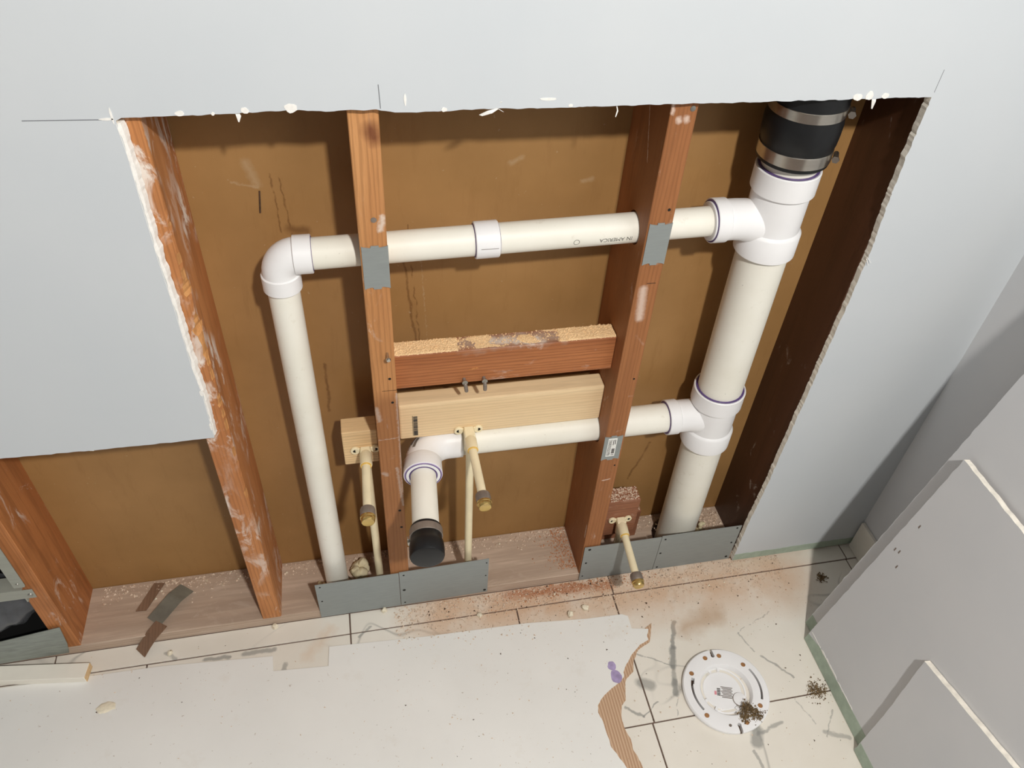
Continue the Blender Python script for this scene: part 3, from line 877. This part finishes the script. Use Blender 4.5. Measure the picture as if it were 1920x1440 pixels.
nail_plate(.450, .6315, .003, .131, 'grey steel nail plate behind the lowest capped water stub', [(.462, .122, .0034), (.4595, .07, .0026), (.457, .018, .0018)], .0)
nail_plate(.6325, .827, .002, .134, 'grey steel nail plate at the foot of the large stack', [(.642, .121, .0026), (.640, .067, .0026), (.642, .010, .0026), (.817, .127, .0026), (.817, .070, .0026), (.818, .013, .0034)], .0)
# small stud guards
def guard(x0, x1, z0, z1, label):
    r = thing('stud_guard_plate', label, 'metal plate', ((x0 + x1) / 2, YS, z0), 'small steel guards on the stud fronts')
    w = x1 - x0; h = .0022
    up_ = [(1, 0), (.93, -.4), (.72, -.9), (.66, -.9), (.65, .1), (.35, .1), (.34, -.9), (.28, -.9), (.07, -.4), (0, 0)]
    lo_ = [(0, 0), (.08, .5), (.26, 1.1), (.34, .9), (.35, -.1), (.65, -.1), (.66, .9), (.74, 1.1), (.92, .5), (1, 0)]
    poly = [(x0 + w * a, z0 + h * b * 1.4) for a, b in lo_] + [(x0 + w * a, z1 + h * b * 1.4) for a, b in up_]
    V, F = prism(poly, lambda a, b, t: (a, t, b), .0110, YS - .0001)
    mk('steel_sheet', V, F, MAT['galv'], r)
    return r
guard(.0215, .0593, .8805, .955, 'grey steel guard plate on the knotted stud over the vent pipe')
guard(.4505, .487, .888, .963, 'grey steel guard plate high on the reddish stud over the vent pipe')
g3 = guard(.447, .4832, .4245, .4925, 'grey steel guard plate with a white barcode sticker on the reddish stud')
st = mk('sticker', *box(.4545, .4725, .0106, .01105, .4355, .4870, .0002), MAT['label'], g3, label='white printed sticker')
txt = []
for col, (xa, xb) in enumerate([(.4562, .4576), (.4586, .4600), (.461, .4622)]):
    z = .439
    while z < .482:
        l = random.uniform(.002, .0045); txt.append(box(xa, xb - random.uniform(0, .0005), .0103, .0107, z, min(z + l, .484))); z += l + .0012
z = .444
while z < .458:
    w = random.choice([.0005, .0009]); txt.append(box(.4645, .4705, .0103, .0107, z, z + w)); z += w + .0006
txt += [box(.465, .4664, .0103, .0107, .468, .483), box(.4685, .470, .0103, .0107, .47, .483), box(.4645, .4705, .0103, .0107, .4395, .4408)]
mk('sticker_print', *join(*txt), MAT['ink'], st)

# ------------------------------------------------------------------ left: sheet metal box with black duct
vb = thing('metal_duct_box', 'grey sheet metal box opening at the left end of the wall base', 'duct box', (-.85, .02, 0))
mk('bottom_pan', *prism([(-1.3, .012), (-.643, .030), (-.6385, .058), (-.6375, .112), (-.75, .094), (-1.3, .03)], lambda a, b, t: (a, t + (b - .03) * .12, b), -.0035, -.002), MAT['galv_dull'], vb)
mk('crossbar', *join(box(-1.3, -.6345, -.0035, -.0018, .239, .266, .0005), box(-1.3, -.652, -.0022, .03, .264, .266, .0005)), MAT['beige_metal'], vb)
mk('side_flange', *prism([(-.6605, .277), (-.6425, .277), (-.6405, .281), (-.6405, .612), (-.6605, .612)], lambda a, b, t: (a, t, b), -.0042, -.0028), MAT['beige_metal'], vb)
mk('rivet', *lathe([(.003, 0), (.0022, .0015), (0, .002)], (-.651, -.0042, .288), (0, -1, 0), 12), MAT['screw'], vb, True)
mk('tab_screw', *lathe([(.0045, 0), (.0035, .002), (0, .0025)], (-.642, -.0035, .25), (0, -1, 0), 12), MAT['screw'], vb, True)
mk('hook_tab', *box(-.656, -.653, -.002, .004, .226, .24, .0004), MAT['beige_metal'], vb)
mk('shade_panel_floor', *box(-1.3, XA - SW - .001, .002, .124, ZP + .0008, ZP + .003), MAT['void'], vb)  # added black panel: hides the sole plate, paints the interior dark
mk('shade_panel_back', *box(-1.3, XA - SW - .001, .125, .1275, ZP + .001, .612), MAT['void'], vb)  # added black panel: darkness at the rear of the box put into colour
# flexible duct: pleated black sleeve lying in the box
fd = []
V, F = [], []
N, Mq = 90, 36
for i in range(N):
    s = i / (N - 1)
    px = -1.25 + s * .583
    rr = .068 * (1 - max(0, (s - .86) / .14) ** 2.2 * .6) + .0035 * math.sin(i * 1.15) + .004 * noise.noise((px * 20, 1, 2))
    for k in range(Mq):
        a = 2 * math.pi * k / Mq
        q = rr * (1 + .10 * noise.noise((px * 14, math.cos(a) * 2, math.sin(a) * 2)) + .07 * noise.noise((px * 45 + a * 2, math.cos(a) * 4, math.sin(a) * 4)))
        V.append((px, .052 + math.cos(a) * q * .72, .166 - (1 - s) * .02 + math.sin(a) * q))
for i in range(N - 1):
    for k in range(Mq):
        F.append((i * Mq + k, i * Mq + (k + 1) % Mq, (i + 1) * Mq + (k + 1) % Mq, (i + 1) * Mq + k))
F += [tuple(range(Mq))[::-1], tuple(range((N - 1) * Mq, N * Mq))]
tag(mk('flexible_duct', V, F, MAT['blackbag'], None, True), 'wrinkled black flexible duct lying inside the grey metal box', 'duct')

# ------------------------------------------------------------------ loose strips on the sole plate
V, F = prism([(-.4957, .140), (-.4735, .137), (-.5045, .0735), (-.5256, .0745)], lambda a, b, t: (a, b, t), ZP + .0006, ZP + .003)
tag(mk('metal_strip', V, F, MAT['brownstrip']), 'flat brown strip lying on the sole plate behind the shiny strip', 'strip')
def bent_strip(pts, w, mat, name, label, th=.0012):
    V, F = [], []
    pts = [Vector(p) for p in pts]
    for i, p in enumerate(pts):
        d = (pts[min(i + 1, len(pts) - 1)] - pts[max(i - 1, 0)]).normalized()
        sd = d.cross(Vector((0, 0, 1))).normalized() * w
        nn = sd.cross(d).normalized() * th
        V += [p - sd, p + sd, p + sd + nn, p - sd + nn]
    for i in range(len(pts) - 1):
        for k in range(4):
            F.append((i * 4 + k, i * 4 + (k + 1) % 4, i * 4 + 4 + (k + 1) % 4, i * 4 + 4 + k))
    F += [(0, 1, 2, 3), tuple(range(len(V) - 4, len(V)))[::-1]]
    return tag(mk(name, V, F, mat), label, 'strip')
bent_strip([(-.484, .040, .031), (-.4455, .087, .0385), (-.443, .0900, .0382), (-.4235, .114, .0305)], .0185, MAT['galv_dull'], 'metal_strip', 'shiny bent steel strip lying across the dusty sole plate at left')
bent_strip([(-.5105, -.012, .0018), (-.497, .000, .0165), (-.484, .0105, .0295), (-.470, .026, .0335), (-.4665, .031, .034)], .0145, MAT['brownstrip'], 'metal_strip', 'brown strip hanging over the front edge of the sole plate', .002)

# ------------------------------------------------------------------ floor protection board
paper_top = [(-1.6, -.043), (-.813, -.043), (-.605, -.047), (-.468, -.049), (-.241, -.065), (-.2395, -.099), (-.127, -.107), (-.124, -.063), (.084, -.074), (.304, -.079), (.442, -.091), (.524, -.093), (.537, -.1), (.536, -.131), (.546, -.133), (.572, -.138)]
white_r = [(.572, -.139), (.564, -.156), (.565, -.163), (.541, -.172), (.516, -.192), (.499, -.21), (.487, -.227), (.486, -.235), (.477, -.243), (.459, -.253), (.432, -.268), (.412, -.287), (.41, -.301), (.414, -.319), (.415, -.342), (.416, -.37), (.427, -.397), (.435, -.416), (.443, -.443), (.445, -.473), (.45, -.6), (.44, -.9)]
outer = [(.585, -.125), (.579, -.139), (.566, -.168), (.535, -.182), (.518, -.203), (.509, -.228), (.49, -.24), (.484, -.25), (.474, -.286), (.462, -.296), (.455, -.314), (.454, -.342), (.46, -.364), (.459, -.387), (.463, -.397), (.467, -.422), (.465, -.447), (.467, -.477), (.475, -.6), (.465, -.9)]
pb = thing('floor_protection_board', 'large white protection board with notched edges covering the tiles', 'floor cover', (-.2, -.4, 0))
poly = paper_top + jag(white_r, .004, .0012, 6) + [(-1.6, -.9)]
mk('white_facing', *prism(poly, lambda a, b, t: (a, b, t), .0026, .0008), MAT['paper'], pb)
poly = jag(outer, .004, .0012, 8) + [(.40, -.9), (.40, -.42), (.395, -.30), (.43, -.26), (.48, -.21), (.56, -.15), (.566, -.135)]
mk('torn_core', *prism(poly, lambda a, b, t: (a, b, t), .0014, .0003), MAT['torn'], pb, label='brown corrugated core along the torn edge')
def blot(x, y, r, mat, parent, seed, z=.0028, name='primer_drip'):
    poly = []
    for k in range(18):
        a = 2 * math.pi * k / 18
        q = 1 + .28 * noise.noise((math.cos(a) * 1.4, math.sin(a) * 1.4, seed))
        poly.append((x + math.cos(a) * r * q, y + math.sin(a) * r * 1.15 * q))
    mk(name, *prism(poly, lambda a, b, t: (a, b, t), z, z - .0006), mat, parent)
blot(.4665, -.2085, .0092, MAT['primer_light'], pb, 1); blot(.4685, -.2335, .0125, MAT['primer_light'], pb, 5)

# white board at lower left
bd = thing('trim_board', 'cream painted board lying on the floor at the lower left', 'board', (-.7, -.035, 0))
Mr = Matrix.Translation((-.604, -.0435, 0)) @ Matrix.Rotation(-.13, 4, 'Z')
mk('board_body', *xform(box(-.62, -.0012, -.0165, .0165, .0029, .0205, .001), Mr), MAT['cream_board'], bd)
mk('cut_end', *xform(box(-.0014, 0, -.0158, .0158, .0034, .0200), Mr), MAT['endgrain'], bd, label='raw wooden cut end')

# ------------------------------------------------------------------ closet flange
FX, FY = .6885, -.3035
fl = thing('closet_flange', 'round white plastic closet flange set in the tiled floor', 'flange', (FX, FY, 0))
rg = mk('flange_ring', *lathe([(.058, .0005), (.0885, .0005), (.0912, .003), (.0912, .0085), (.0890, .0112), (.0875, .0115), (.0600, .0120), (.0560, .0112), (.0525, .006), (.0512, -.003), (.0512, -.006), (.058, -.006), (.058, .0005)], (FX, FY, 0), (0, 0, 1), 72), MAT['fitting'], fl, True)
def arc_cut(r0, r1, a0, a1, n=14, z0=-.004, z1=.02):
    poly = [(FX + r1 * math.cos(a0 + (a1 - a0) * k / n), FY + r1 * math.sin(a0 + (a1 - a0) * k / n)) for k in range(n + 1)]
    poly += [(FX + r0 * math.cos(a1 + (a0 - a1) * k / n), FY + r0 * math.sin(a1 + (a0 - a1) * k / n)) for k in range(n + 1)]
    return prism(poly, lambda a, b, t: (a, b, t), z0, z1)
rad = math.radians
cuts = [arc_cut(.0692, .0738, rad(160), rad(208)), arc_cut(.0668, .0738, rad(150), rad(161), 5), arc_cut(.0722, .0768, rad(-27), rad(27))]
for a in (rad(90), rad(-92)):
    c, s_ = math.cos(a), math.sin(a)
    q = [(-.0035, .076), (.0035, .076), (.003, .095), (-.003, .095)]
    cuts.append(prism([(FX + u * -s_ + v * c, FY + u * c + v * s_) for u, v in q], lambda a, b, t: (a, b, t), -.004, .02))
    cuts.append(cyl((FX + .076 * c, FY + .076 * s_, -.004), (FX + .076 * c, FY + .076 * s_, .02), .0042, 16))
hol = [(.670, -.230), (.702, -.230), (.7465, -.258), (.628, -.258), (.627, -.349), (.7455, -.349), (.703, -.377)]
for hx, hy in hol:
    cuts.append(cyl((hx, hy, .0095), (hx, hy, .02), .0052, 16))
for ct in cuts:
    cutaway(rg, [ct])
for p_ in rg.data.polygons:
    p_.use_smooth = True
rg.data.set_sharp_from_angle(angle=math.radians(30))
mk('slot_shade_ring', *ring((FX, FY, .0002), (FX, FY, .0004), .0895, .0585, 60, .0001), MAT['bark'], fl)  # dark ring over the tile, colours in the shade seen through slots and notches
for hx, hy in hol:
    mk('screw', *lathe([(.0050, 0), (.0050, .0008), (.003, .0014), (0, .0008)], (hx, hy, .0094), (0, 0, 1), 14), MAT['rustscrew'], fl, True)
mk('screw', *lathe([(.0032, 0), (.0028, .001), (0, .0006)], (.667, -.377, .0116), (0, 0, 1), 12), MAT['bronze'], fl, True)
kc = mk('knockout_cap', *lathe([(.0505, .0), (.0505, .0035), (.0470, .0042), (.0460, .002), (.0420, .0016), (.0400, .0042), (.0, .0046)], (FX - .005, FY + .003, -.003), (0, 0, 1), 48), MAT['fitting'], fl, True)
for a in (80, 105, 200, 232, 290, 330):
    c = Vector((FX - .005 + .0455 * math.cos(rad(a)), FY + .003 + .0455 * math.sin(rad(a)), 0))
    mk('cap_tab', *xform(box(-.004, .004, -.003, .003, -.001, .0045, .0006), Matrix.Translation(c) @ Matrix.Rotation(rad(a), 4, 'Z')), MAT['fitting'], kc)
mk('knockout_tab', *lathe([(.014, 0), (.014, .0024), (.0125, .003), (0, .003)], (FX + .024, FY - .022, .0014), (0, 0, 1), 24), MAT['fitting'], kc, True)
mk('groove', *ring((FX + .024, FY - .022, .0012), (FX + .024, FY - .022, .0022), .0152, .0138, 24, .0002), MAT['bronze'], kc)
lines = []
Mt = Matrix.Translation((FX + .002, FY - .003, 0)) @ Matrix.Rotation(rad(-18), 4, 'Z')
for i in range(8):
    lines.append(xform(box(-.012 + .002 * (i % 3), .013 - .0022 * (i % 2), .010 - i * .0032, .0116 - i * .0032, .0015, .00195), Mt))
mk('faded_print', *join(*lines), MAT['ink_soft'], kc)
lines = [xform(box(-.020, -.013, -.002 + k * .0034, .0000 + k * .0034, .0015, .0020), Mt) for k in range(-2, 3)]
mk('dark_print', *join(*lines), MAT['ink'], kc)
mk('pink_print', *xform(box(-.0255, -.021, -.008, .000, .0015, .0020), Mt), MAT['pink'], kc)

# ------------------------------------------------------------------ leaning drywall sheets
SL = .18
nrm = Vector((-1, 0, SL)).normalized()
def sheet(name_label, x0, poly, green=None, seed=0, holes=()):
    """poly in (y, z) on the front face plane x = x0 + SL*z"""
    r = thing('drywall_sheet', name_label, 'drywall', (x0, poly[0][0], 0), 'cut drywall sheets leaning on the right wall')
    mp = lambda a, b, t: tuple(Vector((x0 + SL * b, a, b)) - nrm * t)
    V, F = prism(poly, mp, 0, .0125)
    mk('board_core', V, F, [MAT['sheet'], MAT['dust'], MAT['gypsum']], r, midx=[0, 1] + [2] * len(poly))
    if green:
        V, F = prism(green, mp, -.0004, .0)
        mk('unpainted_strip', V, F, MAT['green'], r, label='pale green unpainted bottom strip')
    for hx, hz in holes:
        V, F = prism([(hx - .0014, hz - .004), (hx + .0014, hz - .003), (hx + .001, hz + .004), (hx - .001, hz + .004)], mp, -.0005, .0)
        mk('screw_gouge', V, F, MAT['bronze'], r)
    return r
def jl(pts, amp, seed, step=.006):
    return jag(pts, step, amp, seed)
sheet('tallest grey drywall sheet leaning on the right wall, behind the others', .9360, [(-1.4, .001)] + jl([(-.182, .001), (-.1835, .4), (-.184, .77), (-.184, 1.125)], .0012, 21) + [(-1.4, 1.125)], [(-1.4, .001), (-.1825, .001), (-.1825, .034), (-1.4, .034)])
s1 = sheet('middle grey drywall sheet with holes near its edge and a white top edge', .9145, [(-1.4, .0015)] + jl([(-.2185, .0015), (-.2195, .3), (-.2195, .591)], .0013, 22) + jl([(-.2195, .591), (-1.4, .591)], .0012, 23, .008), [(-1.4, .0015), (-.219, .0015)] + jl([(-.219, .022), (-.26, .034), (-.34, .032), (-.46, .034), (-1.4, .034)], .0016, 24), 0, [(-.242, .432), (-.246, .36), (-.262, .335), (-.236, .355)])
mp1 = lambda a, b, t: tuple(Vector((.9145 + SL * b, a, b)) - nrm * t)
for ya, yb, h0 in [(-.222, -.262, .0028), (-.264, -.335, .0065), (-.337, -.40, .0032)]:
    lo = jl([(ya, .034), (yb, .034)], .0008, 31, .003)
    hi = [(y_, .034 + h0 * (.55 + .6 * noise.noise((y_ * 160, 3, 8))) ) for y_ in [yb + (ya - yb) * k / 14 for k in range(15)]]
    V, F = prism(lo + hi[1:-1], mp1, -.0007, .0)
    mk('torn_paper_edge', V, F, MAT['chip'], s1)
sheet('front short grey drywall sheet with a slanting white top edge', .9005, [(-1.4, .002)] + jl([(-.464, .002), (-.45, .14), (-.428, .286)], .0011, 25) + jl([(-.428, .286), (-.634, .3288), (-1.4, .489)], .0010, 26, .008), [(-1.4, .002), (-.4645, .002), (-.463, .03), (-1.4, .03)])

# ------------------------------------------------------------------ foam
def foam(name, label, cx, cy, cz, rs, seed, n=7, group=None, tall=1.0):
    bm = bmesh.new()
    rnd = random.Random(seed)
    for k in range(n):
        c = Vector((cx + rnd.uniform(-1, 1) * rs, cy + rnd.uniform(-1, 1) * rs * .8, cz + rnd.uniform(0, 1) * rs * tall))
        q = bmesh.ops.create_icosphere(bm, subdivisions=2, radius=rs * rnd.uniform(.4, .75), matrix=Matrix.Translation(c))
    for v in bm.verts:
        v.co += Vector((noise.noise(v.co * 90), noise.noise(v.co * 90 + Vector((5, 0, 0))), noise.noise(v.co * 90 + Vector((0, 5, 0))))) * rs * .25
        v.co.z = max(v.co.z, cz)
    V, F = bmout(bm)
    return tag(mk(name, V, F, MAT['foam'], None, True), label, 'foam', group)
foam('spray_foam', 'lump of cream spray foam right of the thin vertical pipe on the sole plate', -.047, .098, ZP, .019, 3, 9)
foam('spray_foam', 'small cream spray foam bit left of the thin vertical pipe foot', -.131, .080, ZP, .007, 4, 4)
foam('spray_foam', 'small cream spray foam lump right of the large stack foot', .775, .085, ZP, .010, 5, 5, tall=2.2)
for i, (x, y, s_, lb) in enumerate([(-.002, .004, .006, 'white crumb against the plate below the thin vertical pipe'), (.206, -.043, .0055, 'white crumb on the tile joint below the end cap'), (.408, -.075, .007, 'flat white crumb beside the protection board edge'), (.445, -.064, .007, 'cream foam crumb left of the long tile joint'), (-.451, -.022, .005, 'white crumb on the tile below the brown strip'), (-.238, .003, .006, 'white crumb at the foot of the scuffed stud')]):
    bm = bmesh.new()
    bmesh.ops.create_icosphere(bm, subdivisions=2, radius=s_, matrix=Matrix.Translation((x, y, s_ * .5 + .001)))
    for v in bm.verts:
        v.co += Vector((noise.noise(v.co * 220), noise.noise(v.co * 220 + Vector((9, 0, 0))), .6 * noise.noise(v.co * 220 + Vector((0, 9, 0))))) * s_ * .7
        v.co.z = max(v.co.z, .0008)
    V, F = bmout(bm)
    tag(mk('foam_crumb', V, F, MAT['crumbwhite'], None, True), lb, 'crumb', 'white crumbs on the floor')
V, F = [], []
bm = bmesh.new()
bmesh.ops.create_icosphere(bm, subdivisions=3, radius=.011, matrix=Matrix.Translation((-.561, -.122, .003)))
for v in bm.verts:
    v.co.z = .0027 + max(0, (v.co.z - .003)) * .3; v.co.x = -.561 + (v.co.x + .561) * 1.7
    v.co += Vector((noise.noise(v.co * 150), noise.noise(v.co * 150 + Vector((9, 0, 0))), 0)) * .004
V, F = bmout(bm)
tag(mk('plaster_lump', V, F, MAT['crumbwhite'], None, True), 'flat white plaster lump on the left of the protection board', 'crumb')

# ------------------------------------------------------------------ sawdust, chips and mud: nobody could count these
def flakes(n, sampler, s0, s1, flat=.4, seed=1):
    rnd = random.Random(seed)
    V, F = [], []
    for i in range(n):
        p = sampler(rnd)
        if p is None:
            continue
        p = Vector(p)
        s_ = s0 + (s1 - s0) * rnd.random() ** 2.2
        Rm = Matrix.Rotation(rnd.uniform(0, 6.28), 3, 'Z') @ Matrix.Rotation(rnd.uniform(-.5, .5), 3, 'X')
        k = len(V)
        e = rnd.uniform(.35, 1.0)
        for q in ((-1, -e, 0), (1, -e * .7, 0), (.2, e, 0), (0, 0, flat * 2)):
            V.append(p + Rm @ (Vector(q) * s_) + Vector((0, 0, s_ * .15)))
        F += [(k, k + 2, k + 1), (k, k + 1, k + 3), (k + 1, k + 2, k + 3), (k + 2, k, k + 3)]
    return V, F
def dens(x, y, sc, seed):
    return noise.noise((x * sc, y * sc, seed)) * .5 + .5
paper_edge = paper_top[1:]
def on_paper(x, y):
    if x > .58: return False
    lim = None
    for (a, b), (c, d) in zip(paper_edge, paper_edge[1:]):
        if a <= x <= c and c > a:
            lim = b + (d - b) * (x - a) / (c - a)
    return lim is not None and y < lim
def floor_z(x, y):
    return .0027 if on_paper(x, y) else .0004
def s_wall(rnd):
    x = rnd.uniform(.02, .95); y = .008 - abs(rnd.gauss(0, .045))
    if rnd.random() > dens(x, y, 25, 3) * 1.3 - .1: return None
    return (x, y, floor_z(x, y))
def s_all(rnd):
    x = rnd.uniform(-.9, .92); y = rnd.uniform(-.5, 0)
    if rnd.random() > .35 + .65 * (x > 0): return None
    return (x, y, floor_z(x, y))
def s_pile(rnd):
    x = rnd.gauss(.42, .09); y = rnd.gauss(-.004, .012)
    if y > .008: return None
    return (x, y, .0006)
def s_plate(rnd):
    x = rnd.uniform(-.6, .8); y = YB - .004 - abs(rnd.gauss(0, .022))
    for q in (XA, XB, XC, XD, XE):
        if abs(x - q) < .022: return None
    if y < .02: return None
    return (x, y, ZP)
def s_plate_r(rnd):
    x = .447 - abs(rnd.gauss(0, .03)); y = rnd.uniform(.03, .146)
    return (x, y, ZP)
def s_block(rnd):
    x = rnd.choice([rnd.uniform(.062, .18), rnd.uniform(.34, .446), rnd.uniform(.062, .446)]); y = rnd.uniform(.051, .085)
    return (x, y, .7113)
def s_block3(rnd):
    return (rnd.uniform(.49, .578), rnd.uniform(.054, .09), .2258) if rnd.random() < .7 else (rnd.uniform(.585, .61), rnd.uniform(.097, .13), .1248)
def s_right(rnd):
    return (rnd.uniform(.745, .838), rnd.uniform(.03, .145), ZP)
def stuff(name, vf, mat, label, cat):
    o = mk(name, vf[0], vf[1], MAT[mat])
    o['kind'] = 'stuff'
    tag(o, label, cat)
stuff('pale_sawdust', join(flakes(5200, s_wall, .0008, .0032, .4, 1), flakes(900, s_all, .0006, .0022, .3, 2)), 'dust', 'pale dust and chips strewn over the floor along the wall', 'sawdust')
stuff('red_sawdust', join(flakes(1100, s_pile, .0006, .0026, .5, 3), flakes(500, s_wall, .0006, .002, .4, 4), flakes(700, s_plate_r, .0008, .0028, .5, 5)), 'sawred', 'reddish sawdust heaped along the base of the open wall', 'sawdust')
stuff('dark_crumbs', join(flakes(260, s_wall, .0008, .0030, .5, 6), flakes(230, s_all, .0006, .0026, .4, 7)), 'bark', 'dark crumbs scattered over the floor', 'crumbs')
stuff('plate_crumbs', join(flakes(1500, s_plate, .0012, .0042, .6, 8), flakes(420, s_right, .002, .0055, .6, 9)), 'dust', 'tan plaster crumbs along the back of the sole plate', 'crumbs')
stuff('white_bits', join(flakes(90, s_wall, .001, .0035, .6, 10), flakes(60, s_plate, .0015, .004, .6, 11)), 'crumbwhite', 'small white bits on the floor and sole plate', 'crumbs')
def crust(x0, x1, y0, y1, z, nx, ny, keep, h, seed):
    V, F, id_ = [], [], {}
    for i in range(nx + 1):
        for j in range(ny + 1):
            x = x0 + (x1 - x0) * i / nx; y = y0 + (y1 - y0) * j / ny
            k = keep(x, y)
            e = min(1, min(j, ny - j) / 1.5)
            id_[i, j] = len(V)
            V.append((x + noise.noise((x * 700, y * 700, 1)) * .0006, y + noise.noise((x * 700, y * 700, 4)) * .0006, z - .0004 + max(0, k) * e * h * (.75 + .55 * noise.noise((x * 420, y * 420, seed)) + .25 * noise.noise((x * 1100, y * 1100, seed)))))
    for i in range(nx):
        for j in range(ny):
            x = x0 + (x1 - x0) * (i + .5) / nx; y = y0 + (y1 - y0) * (j + .5) / ny
            if keep(x, y) > .05:
                F.append((id_[i, j], id_[i + 1, j], id_[i + 1, j + 1], id_[i, j + 1]))
    return V, F
def keep_block(x, y):
    u = (x - .0588) / .389
    base = 1.1 if u < .28 else (1.0 if u > .74 else .22)
    return base + .75 * noise.noise((x * 26, y * 45, 3)) - .15
stuff('block_sawdust', join(crust(.060, .447, .0492, .0855, .7115, 230, 22, keep_block, .0030, 2), flakes(1700, s_block, .0008, .0024, .6, 12)), 'saw', 'pale sawdust lying on top of the old reddish block', 'sawdust')
stuff('block_grit', flakes(800, s_block3, .0010, .0030, .6, 13), 'dust', 'grey grit lying on the low dusty block', 'grit')
def s_mud(rnd):
    c = rnd.choice([(.716, -.349, .006), (.733, -.366, .006), (.704, -.365, .006), (.722, -.358, .008)])
    return (rnd.gauss(c[0], c[2]), rnd.gauss(c[1], c[2]), .0116)
def s_mud2(rnd):
    return (rnd.gauss(.885, .012), rnd.gauss(-.335, .01), .0004)
def s_mud3(rnd):
    return (rnd.gauss(1.03, .006), rnd.gauss(-.078, .006), .0004)
stuff('flange_mud', flakes(700, s_mud, .0010, .0028, .9, 14), 'mud', 'dark brown dirt crumbs on the rim of the closet flange', 'dirt')
stuff('floor_dirt', join(flakes(380, s_mud2, .0008, .0024, .8, 15), flakes(140, s_mud3, .001, .003, .6, 16)), 'mud', 'dark dirt specks on the tiles near the leaning drywall', 'dirt')
